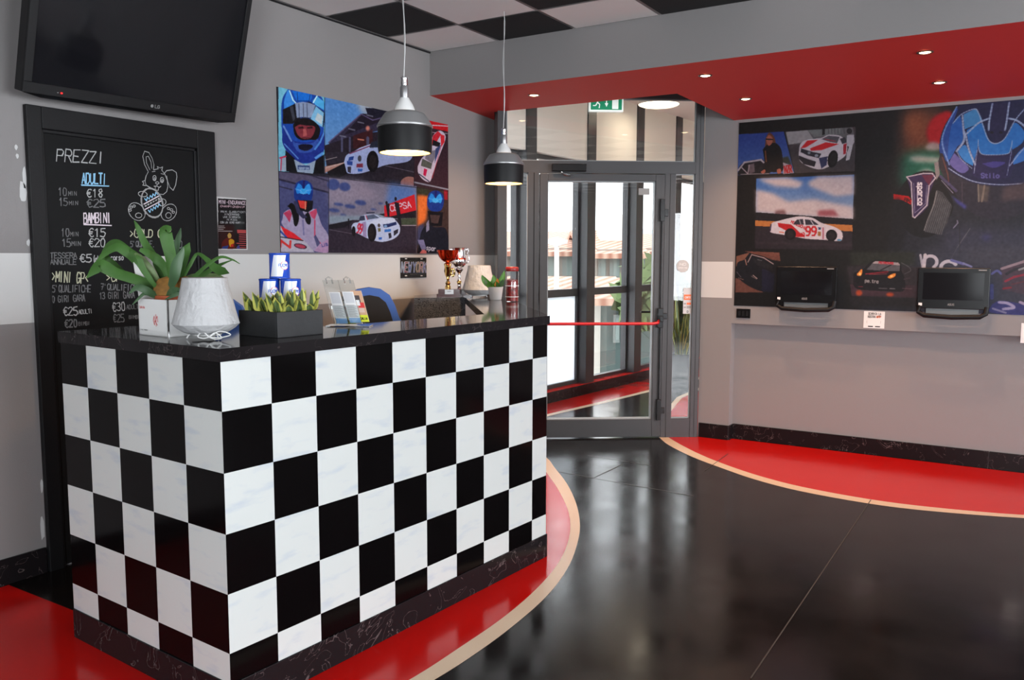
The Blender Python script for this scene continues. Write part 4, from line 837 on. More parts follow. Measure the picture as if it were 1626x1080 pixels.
mb = MB(); mb.box((-.030,.0485,.018),(.032,.051,.054), M['silver'], lambda a, d, b: c+np.array([sr[0]*a+vf[0]*d, sr[1]*a+vf[1]*d, b])); 
word3(mb,'GARA',lambda a,d,b: c+np.array([sr[0]*a+vf[0]*d, sr[1]*a+vf[1]*d, b]),-.012,.014,.038,.006,.0012,M['black'],.0515); mb.build('plaque', tr)
gc = (c[0]-sr[0]*.012, c[1]-sr[1]*.012, HT)
mb = MB(); mb.lathe([(.022,.056),(.020,.075),(.014,.085),(.019,.097),(.014,.108),(.008,.118),(.012,.128),(.009,.135),(.016,.155),(.024,.185),(.030,.215),(.027,.235),(.016,.245),(.010,.252)], M['gold'], gc, 28, lambda q, z: 1+(.28*math.sin(q*2+z*60) if .13 < z < .245 else 0)); mb.build('gold_stem', tr)
mb = MB()
P = [np.array(gc)+np.array([sr[0]*(.035+.012*math.cos(a)),sr[1]*(.035+.012*math.cos(a)),.175+.026*math.sin(a)]) for a in np.linspace(0,6.283,16)]; mb.tube(P,.008,M['gold'],8); mb.build('side_wreath', tr)
mb = MB(); mb.lathe([(.012,.246),(.030,.252),(.046,.264),(.058,.285),(.064,.310),(.070,.334),(.060,.330),(.036,.29),(0,.28)], M['redfoil'], gc, 36, lambda q, z: 1+.16*abs(math.sin(4*q))*min(1,(z-.26)*25)); mb.build('red_cup', tr)
t2_ = t1 + np.array([sr[0]*.062-vf[0]*.115, sr[1]*.062-vf[1]*.115, 0])
ts = thing('trophy', t2_, 'taller silver cup trophy standing behind the gold one', 'trophy')
mb = MB(); c = t2_; mb.prism([(c[0]+sr[0]*a+vf[0]*b, c[1]+sr[1]*a+vf[1]*b) for a, b in ((-.085,-.05),(.098,-.05),(.098,.05),(-.085,.05))], HT, HT+.016, M['wood'])
mb.prism([(c[0]+sr[0]*a+vf[0]*b, c[1]+sr[1]*a+vf[1]*b) for a, b in ((-.04,-.04),(.05,-.04),(.05,.04),(-.04,.04))], HT+.016, HT+.05, M['wood']); mb.build('wooden_base', ts, .003)
mb = MB(); mb.lathe([(.02,.05),(.012,.062),(.016,.078),(.012,.092),(.020,.105),(.012,.118),(.009,.135),(.014,.150),(.008,.165),(.020,.18),(.030,.192),(.022,.204),(.012,.208),(.03,.214)], M['chrome'], tuple(c), 28); mb.build('silver_stem', ts)
mb = MB(); mb.lathe([(.010,.206),(.030,.214),(.046,.232),(.052,.255),(.050,.27)], M['chrome'], tuple(c), 40, lambda q, z: 1+.05*math.sin(16*q)); mb.lathe([(.050,.27),(.046,.285),(.044,.31),(.047,.345),(.051,.352),(.046,.347),(.043,.31),(.04,.28),(0,.26)], M['chrome'], tuple(c), 40)
mb.lathe([(.0505,.262),(.0515,.27),(.0500,.278)], M['redfoil'], tuple(c), 40); mb.build('silver_cup', ts)
for sgn in (-1, 1):
    mb = MB(); Q = [np.array(c)+np.array([sr[0]*x*sgn, sr[1]*x*sgn, z]) for x, z in ((.046,.24),(.066,.25),(.072,.285),(.062,.31),(.068,.33),(.060,.345),(.05,.335))]; mb.tube(spline(Q,4),.0042,M['chrome'],8); mb.build('cup_handle', ts)
mb = MB(); mb.lathe([(0,.082),(.013,.088),(.017,.10),(.013,.112),(0,.117)], M['gold'], (c[0]+vf[0]*.012,c[1]+vf[1]*.012,c[2]), 16); mb.build('gold_ball', ts)

# ================================================================== SMALL POTTED PLANT AND SWEET JAR
p3 = on_z(787,476.5,HT); kk = float(np.dot(p3-CAM,FWD))/FOC
sp3 = thing('potted_succulent', p3, 'small bright green plant in a plain white ceramic pot beside the sweet jar', 'potted plant')
mb = MB(); mb.lathe([(0,.001),(.037,.001),(.039,.004),(.050,.083),(.0515,.088),(.048,.088),(.045,.078),(0,.076)], M['potw'], tuple(p3), 32); mb.build('pot', sp3)
mb = MB(); mb.lathe([(0,.080),(.0455,.079)], M['soil'], tuple(p3), 20); mb.build('soil', sp3)
for a, L, w_, m in [(-.092,.088,.050,'leaf2'),(-.066,.064,.046,'leafd'),(-.014,.090,.046,'leaf2'),(.012,.066,.034,'leafo'),(.036,.080,.040,'leaf2'),(.058,.118,.044,'leaf2'),(.048,.06,.05,'leafd'),(.0,.048,.056,'leaf2'),(-.03,.05,.05,'leaf2'),(.035,.045,.05,'leaf2'),(-.05,.04,.05,'leaf2')]:
    mb = MB(); f_ = random.uniform(-.02,.03); b = p3+np.array([sr[0]*a*.2, sr[1]*a*.2, .074]); e = p3+np.array([sr[0]*a+vf[0]*f_, sr[1]*a+vf[1]*f_, .08+L])
    mid = (b+e)/2+np.array([sr[0]*a*.15, sr[1]*a*.15, -.004]); P = bez(b, mid, e, 7); mb.ribbon(P, [w_*x for x in (.5,.8,1,1,.8,.5,.02)], (sr[0],sr[1],.2), M[m], .35); mb.build('leaf', sp3)
p4 = on_z(813,479,HT)
jar = thing('sweet_jar', p4, 'tall clear jar of red wrapped sweets with a red lid beside the glass door frame', 'jar')
hj = (479-424)*float(np.dot(p4-CAM,FWD))/FOC
mb = MB(); mb.lathe([(0,.001),(.040,.001),(.043,.006),(.043,hj-.035),(.038,hj-.026)], M['acryl'], tuple(p4), 28); mb.build('clear_body', jar)
mb = MB(); mb.lathe([(.040,hj-.028),(.043,hj-.024),(.043,hj-.006),(.038,hj),(0,hj)], mat('dark red lid',(.28,.02,.02),.35), tuple(p4), 28); mb.build('lid', jar)
mb = MB(); hs = hj*.62
mb.lathe([(0,.004),(.038,.004),(.0385,hs),(.0,hs+.01)], mat('red wrapped sweets',(.45,.02,.02),.35,var=.8,vscale=60), tuple(p4), 20, lambda q, z: 1+.04*math.sin(7*q+z*300)); o = mb.build('sweets', jar); o['kind'] = 'stuff'
mb = MB(); mb.lathe([(.0436,.03),(.0436,.034)], M['whitep'], tuple(p4), 24); mb.build('white_band', jar); mb = MB(); mb.lathe([(.0436,hj*.45),(.0436,hj*.45+.004)], M['whitep'], tuple(p4), 24); mb.build('white_band', jar)

# ================================================================== OFFICE CHAIRS BEHIND THE DESK
def chair(cx, cy, ztop, rz, label, w_=.50):
    t = thing('office_chair', (cx,cy,0), label, 'chair', 'blue and black office chairs behind the desk')
    cr, sn = math.cos(rz), math.sin(rz)
    C = lambda a, d, b: np.array([cx+a*cr-d*sn, cy+a*sn+d*cr, b])
    hw = w_/2; zb = .62; H = ztop-zb
    prof = [(0,1),(.10,.985),(.17,.94),(.215,.86),(.25,.76),(.33,.66),(.42,.60),(.49,.52),(.52,.40),(.50,.20),(.44,0)]
    sh = [(x*w_/1.0, zb+z*H) for x, z in prof]; full = [(-x, z) for x, z in reversed(sh[1:])] + sh
    def sheet(pts, d0, d1, m):
        b_ = MB(); n = len(pts); V = [C(x, d0+.05*(z-zb), z) for x, z in pts]+[C(x, d1+.05*(z-zb), z) for x, z in pts]
        b_.add(V, [tuple(range(n)), tuple(reversed(range(n,2*n)))], m); b_.add(V, [((i+1)%n, i, i+n, (i+1)%n+n) for i in range(n)], m); return b_
    inner_ = [(x*.80, zb+.0+(z-zb)*.94) for x, z in full]
    b_ = sheet(full, -.02, .04, M['bluef']); b_.build('blue_backrest_rim', t, .012)
    b_ = sheet(inner_, -.035, .055, M['blackf']); b_.build('backrest_pad', t, .012)
    b_ = MB(); b_.box((-.25,-.50,.44),(.25,-.04,.54), M['blackf'], C); b_.build('seat', t, .03)
    b_ = MB(); b_.box((-.26,-.42,.45),(-.245,-.06,.53), M['bluef'], C); b_.build('seat_piping', t, .005); b_ = MB(); b_.box((.245,-.42,.45),(.26,-.06,.53), M['bluef'], C); b_.build('seat_piping', t, .005)
    for s in (-1,1):
        b_ = MB(); b_.tube([C(.27*s,-.12,.46),C(.31*s,-.14,.60),C(.30*s,-.2,.68)], .014, M['black'], 8); b_.box((.27*s-.03,-.38,.68),(.27*s+.05,-.10,.71), M['black'], C); b_.build('armrest', t, .006)
    b_ = MB(); b_.tube([C(0,-.22,.10),C(0,-.22,.44)], .028, M['black'], 14); b_.tube([C(0,-.04,.49),C(0,.02,.52),C(0,.03,.70)], .02, M['black'], 8); b_.build('gas_column', t)
    b_ = MB()
    for k in range(5): a = k*1.2566+.3; b_.tube([C(0,-.22,.10),C(.29*math.cos(a),-.22+.29*math.sin(a),.075)], [.026,.016], M['black'], 8)
    b_.build('star_base', t)
    for k in range(5):
        a = k*1.2566+.3; b_ = MB(); q = C(.29*math.cos(a),-.22+.29*math.sin(a),.03); d = np.array([math.cos(a+1.2),math.sin(a+1.2),0])*.02; b_.tube([q-d,q+d],.03,M['black'],14); b_.tube([q,q+np.array([0,0,.045])],.008,M['black'],6); b_.build('castor', t)
    return t
ca = on_y(583,457,.98); chair(ca[0]+.04, 1.00, ca[2], -.80, 'blue edged black office chair behind the middle of the desk, right of the brochures', .66)
cb = on_y(371,479,.98); chair(cb[0]-.06, 1.02, cb[2]+.02, -.85, 'blue edged black office chair mostly hidden behind the paper lamp and planter', .60)

# ================================================================== STICKERS, SIGNS, SOCKET
mb = MB()
def dq(mb, u0, u1, z0, z1, d, m): mb.box((u0,d-.001,z0),(u1,d,z1), M[m] if isinstance(m, str) else m, lambda a, b, c: dw(a, b, c))
mb = MB(); uc, zc = 1.125, 1.435; k_ = 28
mb.add([dw(uc+.052*math.cos(6.283*i/k_), .006, zc+.052*math.sin(6.283*i/k_)) for i in range(k_)], [tuple(range(k_))], mat('frosted sticker',(.5,.5,.49),.6))
word3(mb,'NO',lambda a,d,b: dw(a,d,b),1.10,1.15,1.44,.02,.003,M['whitep'],.0075); word3(mb,'SMOKING',lambda a,d,b: dw(a,d,b),1.088,1.162,1.415,.012,.002,M['whitep'],.0075)
tag(mb.build('round_sticker'), 'round frosted sticker on the right sidelight of the entrance', 'sticker')
mb = MB(); dq(mb,1.135,1.205,1.04,1.255,.006,mat('pale sticker',(.55,.56,.57),.5)); dq(mb,1.140,1.203,1.155,1.20,.0075,'orange'); dq(mb,1.165,1.2,1.115,1.133,.0075,'orange'); dq(mb,1.165,1.2,1.085,1.105,.0075,'grey'); dq(mb,1.14,1.16,1.118,1.130,.0075,'grey'); dq(mb,1.14,1.16,1.088,1.10,.0075,'grey')
word3(mb,'CARTE',lambda a,d,b: dw(a,d,b),1.15,1.198,1.168,.016,.003,M['whitep'],.009); word3(mb,'D',lambda a,d,b: dw(a,d,b),1.168,1.178,1.05,.016,.003,M['black'],.009)
tag(mb.build('notice_sticker'), 'pale notice sticker with an orange band below the round one on the sidelight', 'sticker')
s0 = [((1015-813),0)]
mb = MB(); dq(mb,.745,.835,2.015,2.07,.006,mat('grey label',(.32,.32,.31),.6)); tag(mb.build('grey_label'), 'small blank grey label at the top right of the door glass', 'sticker')
# exit sign on the fanlight
ex = thing('exit_sign', dw(.45,.09,2.62), 'green emergency exit sign with running figure and arrow above the entrance door', 'exit sign')
e0, e1, ez0, ez1 = .318, .595, 2.668, 2.80
mb = MB(); mb.box((e0,.03,ez0),(e1,.075,ez1+.05), M['signw'], lambda a, b, c: dw(a, b, c)); mb.build('housing', ex, .004)
mb = MB(); mb.box((e0+.013,.075,ez0+.013),(e1-.013,.078,ez1+.037), M['green'], lambda a, b, c: dw(a, b, c)); mb.build('green_face', ex)
mb = MB(); X = lambda a, b: dw(e0+a, .079, ez0+b)
def pic(P): mb.add([X(*p) for p in P], [tuple(range(len(P)))], M['signw'])
pic([(.185,.02),(.235,.02),(.235,.15),(.185,.15)]); pic([(.135,.06),(.143,.06),(.143,.14),(.135,.14)]); pic([(.124,.065),(.139,.035),(.154,.065)])
for a, b, w_ in [((.055,.105),(.068,.068),.012),((.068,.068),(.085,.055),.009),((.085,.055),(.080,.025),.008),((.066,.07),(.052,.045),.009),((.052,.045),(.03,.045),.008),((.058,.10),(.085,.095),.007),((.085,.095),(.095,.08),.006),((.055,.10),(.035,.085),.007)]:
    a = np.array(a); b = np.array(b); d = (b-a)/np.linalg.norm(b-a); n = np.array([-d[1],d[0]])*w_/2; pic([a-n,b-n,b+n,a+n])
pic([(.058+.010*math.cos(k*.628), .122+.010*math.sin(k*.628)) for k in range(10)]); mb.build('pictogram', ex)
# black socket plate on the pier-side panel
a = on_x(1170,490,XF); b = on_x(1191.5,505.5,XF)
mb = MB(); mb.box((XF-.010,b[1],b[2]),(XF,a[1],a[2]), M['blackg'])
sock = mb.build('socket_plate', bevel=.002); tag(sock, 'small black socket plate on the far wall left of the first monitor', 'socket')
for k in range(3):
    m2 = MB(); yy = a[1]+(b[1]-a[1])*(.22+.28*k); m2.box((XF-.0115,yy-.010,b[2]+.018),(XF-.010,yy+.010,a[2]-.018), M['black']); m2.build('module', sock)
# app notice, second notice at the right edge
def notice(x0, y0, x1, y1, X_=XF-.002):
    a = on_x(x0,y0,X_); b = on_x(x1,y1,X_); return a, b
a, b = notice(1372,494,1404,522)
mb = MB(); mb.box((XF-.002,b[1],b[2]),(XF-.0002,a[1],a[2]), M['whitep']); WN_ = lambda aa, d, bb: (XF-.002-d, a[1]-aa, b[2]+bb)
Wn, Hn = a[1]-b[1], a[2]-b[2]
word3(mb,'SCARICA LA',WN_,.22*Wn,.82*Wn,.80*Hn,.12*Hn,.0036,M['grey'],.0008); word3(mb,'NOSTRA',WN_,.20*Wn,.56*Wn,.62*Hn,.12*Hn,.0036,M['grey'],.0008); word3(mb,'APP',WN_,.61*Wn,.82*Wn,.62*Hn,.12*Hn,.0038,M['orange'],.0008)
for s in (.22,.56): mb.box((XF-.0028,a[1]-(s+.24)*Wn,b[2]+.07*Hn),(XF-.002,a[1]-s*Wn,b[2]+.13*Hn), M['black'])
for s in (.16,.82): word3(mb,'(' if s < .5 else ')',WN_,(s-.03)*Wn,(s+.03)*Wn,.30*Hn,.14*Hn,.0015,M['grey'],.0008)
tag(mb.build('app_notice'), 'small white paper notice about an app between the two wall monitors', 'notice')
a, b = notice(1622,513,1650,546)
mb = MB(); mb.box((XF-.002,b[1],b[2]),(XF-.0002,a[1],a[2]), M['whitep']); tag(mb.build('paper_notice'), 'white paper notice cut off by the right edge of the picture', 'notice')

# ================================================================== WALL MONITORS
def monitor(pts, label):
    # pts: top-left, top-right, bottom-right, bottom-left of the black body, in the picture
    Xm = XF-.075; P = [on_x(x, y, Xm) for x, y in pts]; yl = (P[0][1]+P[3][1])/2; yr = (P[1][1]+P[2][1])/2; zt = (P[0][2]+P[1][2])/2; zb = (P[2][2]+P[3][2])/2
    Wm = yl-yr; Hm = zt-zb; f = lambda a, d, b: np.array([Xm-d, yl-a, zb+b])
    t = thing('monitor', (XF-.04,(yl+yr)/2,zb), label, 'monitor', 'black wall monitors on the mural wall')
    zf = .135*Hm*1.0
    m_ = MB(); m_.box((0,-.028,zf+.012),(Wm,0,Hm), M['blackg'], f); m_.build('body', t, .004)
    m_ = MB(); m_.box((.035,0,zf+.075),(Wm-.035,.0012,Hm-.035), M['screen'], f); m_.build('screen', t)
    m_ = MB(); word3(m_,'ASUS',f,Wm*.44,Wm*.53,zf+.036,.014,.003,M['grey'],.002); m_.box((.012,0,zf+.030),(.035,.002,zf+.05), M['whitep'], f); m_.box((Wm*.84,0,Hm-.018),(Wm*.95,.001,Hm-.012), M['grey'], f); m_.build('lettering', t)
    m_ = MB(); m_.tube([f(.012,-.01,zf+.03),f(.015,.0,.03),f(.05,.004,.008),f(Wm*.5,.006,.0),f(Wm-.05,.004,.008),f(Wm-.015,.0,.03),f(Wm-.012,-.01,zf+.03)], .017, M['black'], 10); m_.build('stand_bar', t)
    m_ = MB(); m_.box((.06,-.02,.012),(Wm-.06,-.016,zf+.012), mat('clear support',(.16,.165,.165),.3), f); m_.build('support_strip', t)
    m_ = MB(); m_.box((Wm*.35,-.070,Hm*.35),(Wm*.65,-.028,Hm*.7), M['black'], f); m_.build('wall_mount', t)
monitor([(1235,423),(1330,424),(1326,495),(1230,490)], 'black wall monitor at the left, over the dark part of the mural')
monitor([(1458,424),(1573,427),(1569,506),(1455,502)], 'black wall monitor at the right, below the large blue helmet')

# ================================================================== SNAKE PLANT IN TALL POT (vestibule)
q = on_z(1082,618,0); kk = float(np.dot(q-CAM,FWD))/FOC
sn = thing('snake_plant', q, 'snake plant in a tall dark grey planter behind the right sidelight', 'potted plant')
hp = (618-562)*kk*1.02
mb = MB(); mb.lathe([(0,.002),(.105,.002),(.115,.02),(.155,hp),(.145,hp),(.14,hp-.03),(0,hp-.03)], M['potg'], tuple(q), 36); mb.build('tall_planter', sn)
random.seed(11)
for i in range(26):
    a = random.uniform(0,6.283); r0 = random.uniform(.01,.07); L = random.uniform(.30,.62) if i > 2 else (.92,.72,.66)[i]; ln = random.uniform(.02,.13)
    b = q+np.array([r0*math.cos(a), r0*math.sin(a), hp-.04]); e = b+np.array([ln*math.cos(a), ln*math.sin(a), L]); mid = (b+e)/2+np.array([-ln*.2*math.cos(a), -ln*.2*math.sin(a), 0])
    P = bez(b, mid, e, 9); sd = (math.cos(a+1.2), math.sin(a+1.2), 0); wd_ = [.040,.048,.054,.056,.056,.050,.038,.024,.001]
    mb = MB(); mb.ribbon(P, wd_, sd, M['leafy'], .3); up_ = np.cross(np.array(sd), np.array([0,0,1]))*.0012
    mb.ribbon([p+up_ for p in P], [x*.68 for x in wd_], sd, M['leafg'], .3); mb.ribbon([p-up_ for p in P], [x*.68 for x in wd_], sd, M['leafg'], .3); mb.build('leaf', sn)

# ================================================================== OUTSIDE
GZ = -3.2
mb = MB(); mb.box((4.6,2.6,GZ-.1),(80,90,GZ), M['ground']); mb.box((10.8,-60,GZ-.1),(80,2.6,GZ), M['ground']); struct(mb, 'ground', 'pale asphalt ground outside, one floor down')
hd = np.array([FWD[0], FWD[1], 0]); hd /= np.linalg.norm(hd); hr = np.array([hd[1], -hd[0], 0])
def hframe(px_, depth): b = at_depth(px_, 410, depth); b[2] = 0; return lambda a, d, z: b + hr*a + hd*d + np.array([0,0,z])
def zat(y, depth): return float(at_depth(940, y, depth)[2])
def house(px0, px1, depth, y_eave, y_ridge, zb, body, label, deep=7, windows=(), name='house'):
    f = hframe(px0, depth); Wd = (px1-px0)/FOC*depth; ze = zat(y_eave, depth); zr = zat(y_ridge, depth+deep*.5)
    h = thing(name, f(Wd/2,deep/2,GZ), label, 'house', 'houses seen through the vestibule windows')
    m_ = MB(); m_.box((0,0,GZ),(Wd,deep,ze), body, f); g = [f(0,0,ze),f(0,deep,ze),f(0,deep/2,zr-.08)]; m_.add(g,[(0,1,2)],body); g = [f(Wd,0,ze),f(Wd,deep/2,zr-.08),f(Wd,deep,ze)]; m_.add(g,[(0,1,2)],body); m_.build('wall', h)
    m_ = MB(); ov = .4
    m_.slab([f(-ov,-ov,ze-.1),f(Wd+ov,-ov,ze-.1),f(Wd+ov,deep/2,zr),f(-ov,deep/2,zr)],.12,M['rooft']); m_.slab([f(Wd+ov,deep+ov,ze-.1),f(-ov,deep+ov,ze-.1),f(-ov,deep/2,zr),f(Wd+ov,deep/2,zr)],.12,M['rooft']); m_.build('tiled_roof', h)
    for (xa, xb, ya, yb) in windows:
        a0 = (xa-px0)/FOC*depth; a1 = (xb-px0)/FOC*depth; z1_, z0_ = zat(ya, depth), zat(yb, depth); m_ = MB(); m_.box((a0,-.06,z0_),(a1,.02,z1_), M['shutter'], f); fr_ = m_.build('shuttered_window', h)
        m2 = MB(); m2.box((a0+(a1-a0)*.35,-.075,z0_+.05),(a1-(a1-a0)*.1,-.06,z1_-.05), mat('pale curtain',(.2,.25,.235),.7), f); m2.build('curtain', fr_)
    return h, f, Wd, ze, zr
h1 = house(700, 912, 22, 394, 368, GZ, M['houset'], 'long beige house with a terracotta roof behind the door glass at the left', 8, [(868,880,402,441),(893,911,402,441),(760,790,402,441),(810,835,402,441)])
h2 = house(948, 1002, 20, 396, 366, GZ, M['houset'], 'beige house with a chimney and terracotta roof seen in the middle of the door glass', 7, [(950,962,403,442),(968,984,403,442)])
hh, f, Wd, ze, zr = h2; mb = MB(); mb.box((.25,1.6,ze),(.85,2.5,zr+.35), M['cream'], f); mb.build('chimney', hh)
h3 = house(1008, 1130, 24, 394, 371, GZ, M['houset'], 'beige house with a terracotta roof seen at the right of the door glass', 8, [(1012,1024,402,440),(1036,1050,402,440)])
house(690, 960, 15, 461, 439, GZ, M['cream'], 'low cream outbuilding with a pale tiled roof in front of the left house', 3.2, [])
house(965, 1140, 14, 463, 441, GZ, M['greenb'], 'low dark green outbuilding with a pale tiled roof in front of the right houses', 3.2, [(975,985,500,545),(1000,1010,500,545)])
f = hframe(884, 13); lamp = thing('street_lamp', f(0,0,GZ), 'white street lamp post standing outside in front of the left house', 'street lamp')
mb = MB(); mb.tube([f(0,0,GZ),f(0,0,zat(387,13))], [.05,.035], M['whitep'], 10); mb.build('post', lamp)
mb = MB(); mb.lathe([(.03,-.02),(.16,.02),(.17,.07),(.0,.12)], M['whitep'], tuple(f(0,0,zat(389,13))), 20); mb.build('lamp_head', lamp)
def tree_(px_, depth, ytop, r, label):
    f = hframe(px_, depth); t = thing('tree', f(0,0,GZ), label, 'tree'); zt = zat(ytop, depth)
    m_ = MB(); m_.tube([f(0,0,GZ),f(.1,0,zt-r)], [.16,.08], M['bark'], 10); m_.build('trunk', t)
    m_ = MB()
    for k in range(420):
        u = rng.normal(size=3); u /= np.linalg.norm(u); rr = r*(.55+.45*rng.random()); c = f(0,0,zt-r)+u*rr*np.array([1,1,.95]); s = .10+.10*rng.random(); a = rng.normal(size=3); a /= np.linalg.norm(a); b = np.cross(a, u); b /= np.linalg.norm(b)+1e-9; a = np.cross(b, u*.6+a*.4); a /= np.linalg.norm(a)+1e-9
        m_.add([c-a*s, c-b*s*.5, c+a*s, c+b*s*.5], [(0,1,2,3)], M['tree'])
    m_.build('foliage', t)
tree_(1044, 11.5, 402, .6, 'light green tree outside, behind the right edge of the door glass')
# hazy hill on the skyline
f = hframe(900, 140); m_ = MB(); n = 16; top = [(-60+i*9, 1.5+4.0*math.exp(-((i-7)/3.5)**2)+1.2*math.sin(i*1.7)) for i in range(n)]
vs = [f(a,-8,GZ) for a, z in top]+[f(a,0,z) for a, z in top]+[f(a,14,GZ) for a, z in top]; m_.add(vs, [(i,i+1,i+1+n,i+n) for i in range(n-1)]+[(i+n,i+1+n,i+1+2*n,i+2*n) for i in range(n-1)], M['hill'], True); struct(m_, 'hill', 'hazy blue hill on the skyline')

# ================================================================== PRINTED PICTURES (flat printed panels at their real place)
class Print:
    def __init__(s, plane, a0, a1, z0, z1, res, bg=(18,18,20)):
        s.kind, s.D = plane; s.a0, s.a1, s.z0, s.z1 = a0, a1, z0, z1
        s.w = int(abs(a1-a0)/res[0]); s.h = int((z1-z0)/res[1]); s.img = np.zeros((s.h, s.w, 3)); s.img[:] = bg
        s.Y, s.X = np.mgrid[0:s.h, 0:s.w]+.5; s.k = 1.0
    def uv(s, P):
        out = []
        for x, y in P:
            q = on_y(x, y, s.D) if s.kind == 'y' else on_x(x, y, s.D)
            a = q[0] if s.kind == 'y' else q[1]; out.append(((a-s.a0)/(s.a1-s.a0)*s.w, (s.z1-q[2])/(s.z1-s.z0)*s.h))
        return out
    def blend(s, box, m, col, alpha):
        y0, y1, x0, x1 = box; m = (m*alpha)[..., None]; s.img[y0:y1, x0:x1] = s.img[y0:y1, x0:x1]*(1-m) + (np.array(col, float) if not callable(col) else col(s.X[y0:y1, x0:x1], s.Y[y0:y1, x0:x1]))*m
    def _mask(s, Q, pad):
        Q = np.array(Q); x0 = max(0, int(Q[:, 0].min())-pad); x1 = min(s.w, int(Q[:, 0].max())+pad+2); y0 = max(0, int(Q[:, 1].min())-pad); y1 = min(s.h, int(Q[:, 1].max())+pad+2)
        if x1 <= x0 or y1 <= y0: return None
        acc = 0
        for ox, oy in ((-.25,-.25),(.25,.25),(.25,-.25),(-.25,.25)):
            X = s.X[y0:y1, x0:x1]+ox; Y = s.Y[y0:y1, x0:x1]+oy; ins = np.zeros(X.shape, bool); n = len(Q)
            for i in range(n):
                (xa, ya), (xb, yb) = Q[i], Q[(i+1) % n]
                if ya == yb: continue
                c = ((ya > Y) != (yb > Y)) & (X < (xb-xa)*(Y-ya)/(yb-ya)+xa); ins ^= c
            acc = acc + ins
        return (y0, y1, x0, x1), acc/4.0
    @staticmethod
    def blur(m, r):
        for _ in range(2):
            for ax in (0, 1):
                p = [(0, 0)]*m.ndim; p[ax] = (r+1, r); c = np.cumsum(np.pad(m, p, 'edge'), axis=ax); n = m.shape[ax]
                m = (np.take(c, range(2*r+1, 2*r+1+n), axis=ax)-np.take(c, range(0, n), axis=ax))/(2*r+1)
        return m
    def poly(s, P, col, alpha=1.0, soft=0):
        r = s._mask(s.uv(P), soft*3+1)
        if r: s.blend(r[0], s.blur(r[1], soft) if soft else r[1], col, alpha)
    def curve(s, P, col, alpha=1.0, soft=0, n=6): s.poly([tuple(q) for q in spline([np.array(p) for p in list(P)+[P[0]]], n)][:-1], col, alpha, soft)
    def ell(s, cx, cy, rx, ry, col, rot=0, alpha=1.0, soft=0): s.poly(ell(cx, cy, rx, ry, rot)[:-1], col, alpha, soft)
    def line(s, P, wd, col, alpha=1.0, smooth=False):
        if smooth: P = [tuple(q) for q in spline([np.array(p, float) for p in P], 5)]
        Q = s.uv(P); w_ = wd*s.k/2
        for (xa, ya), (xb, yb) in zip(Q[:-1], Q[1:]):
            p = int(w_)+2; x0 = max(0, int(min(xa, xb))-p); x1 = min(s.w, int(max(xa, xb))+p+1); y0 = max(0, int(min(ya, yb))-p); y1 = min(s.h, int(max(ya, yb))+p+1)
            if x1 <= x0 or y1 <= y0: continue
            X = s.X[y0:y1, x0:x1]; Y = s.Y[y0:y1, x0:x1]; L = (xb-xa)**2+(yb-ya)**2+1e-9; t = np.clip(((X-xa)*(xb-xa)+(Y-ya)*(yb-ya))/L, 0, 1)
            d = np.hypot(X-xa-t*(xb-xa), Y-ya-t*(yb-ya)); s.blend((y0, y1, x0, x1), np.clip(w_+.5-d, 0, 1), col, alpha)
    def text(s, t, p0, p1, h, wd, col, alpha=1.0, slant=0.0):
        p0a = np.array(p0, float); u = np.array(p1, float)-p0a; u /= np.linalg.norm(u); v = np.array([-u[1], u[0]])
        for pl in strokes(t, p0, p1, h, 0, slant): s.line([tuple(q-2*np.dot(q-p0a, v)*v) for q in pl], wd, col, alpha)
    def grad(s, P, c0, c1, horiz=False):
        Q = np.array(s.uv(P)); i = 0 if horiz else 1; lo, hi = Q[:, i].min(), Q[:, i].max(); c0 = np.array(c0, float); c1 = np.array(c1, float)
        s.poly(P, lambda X, Y: c0+(c1-c0)*np.clip(((X if horiz else Y)-lo)/(hi-lo+1e-9), 0, 1)[..., None])
    def noise(s, P, amt, soft=1):
        r = s._mask(s.uv(P), 1)
        if not r: return
        y0, y1, x0, x1 = r[0]; n = rng.normal(size=(y1-y0, x1-x0)); n = s.blur(n, soft); n /= n.std()+1e-9
        s.img[y0:y1, x0:x1] = np.clip(s.img[y0:y1, x0:x1]+(n*amt*r[1])[..., None], 0, 255)
    def build(s, name, front, thick, gain=1.0, mat_=None, parent=None):
        img = (np.clip(s.img, 0, 255)/255)**1.14; lin = np.where(img <= .04045, img/12.92, ((img+.055)/1.055)**2.4)*gain; lin = np.clip(lin, 0, .9)
        nx, ny = s.w, s.h; A = s.a0+(s.a1-s.a0)*np.arange(nx+1)/nx; Z = s.z1-(s.z1-s.z0)*np.arange(ny+1)/ny
        AA, ZZ = np.meshgrid(A, Z); V = np.zeros(((nx+1)*(ny+1), 3)); cA = (s.a0+s.a1)/2
        if s.kind == 'y': V[:, 0] = AA.ravel()-cA; V[:, 1] = front-s.D; V[:, 2] = ZZ.ravel()-s.z0
        else: V[:, 1] = AA.ravel()-cA; V[:, 0] = front-s.D; V[:, 2] = ZZ.ravel()-s.z0
        i, j = np.meshgrid(np.arange(nx), np.arange(ny)); b = (j*(nx+1)+i).ravel(); F_ = np.stack([b, b+nx+1, b+nx+2, b+1], 1)
        # border faces giving the panel its thickness
        back = V.copy()
        c = [0, nx, (ny+1)*(nx+1)-1, ny*(nx+1)]; n0 = len(V); B_ = V[c].copy()
        if s.kind == 'y': B_[:, 1] += thick
        else: B_[:, 0] += thick
        V = np.vstack([V, B_]); fs = [tuple(int(q) for q in r) for r in F_.tolist()] if 0 else F_.tolist()
        for k in range(4): fs.append([c[k], c[(k+1) % 4], n0+(k+1) % 4, n0+k])
        me = bpy.data.meshes.new(name); me.from_pydata(V.tolist(), [], fs)
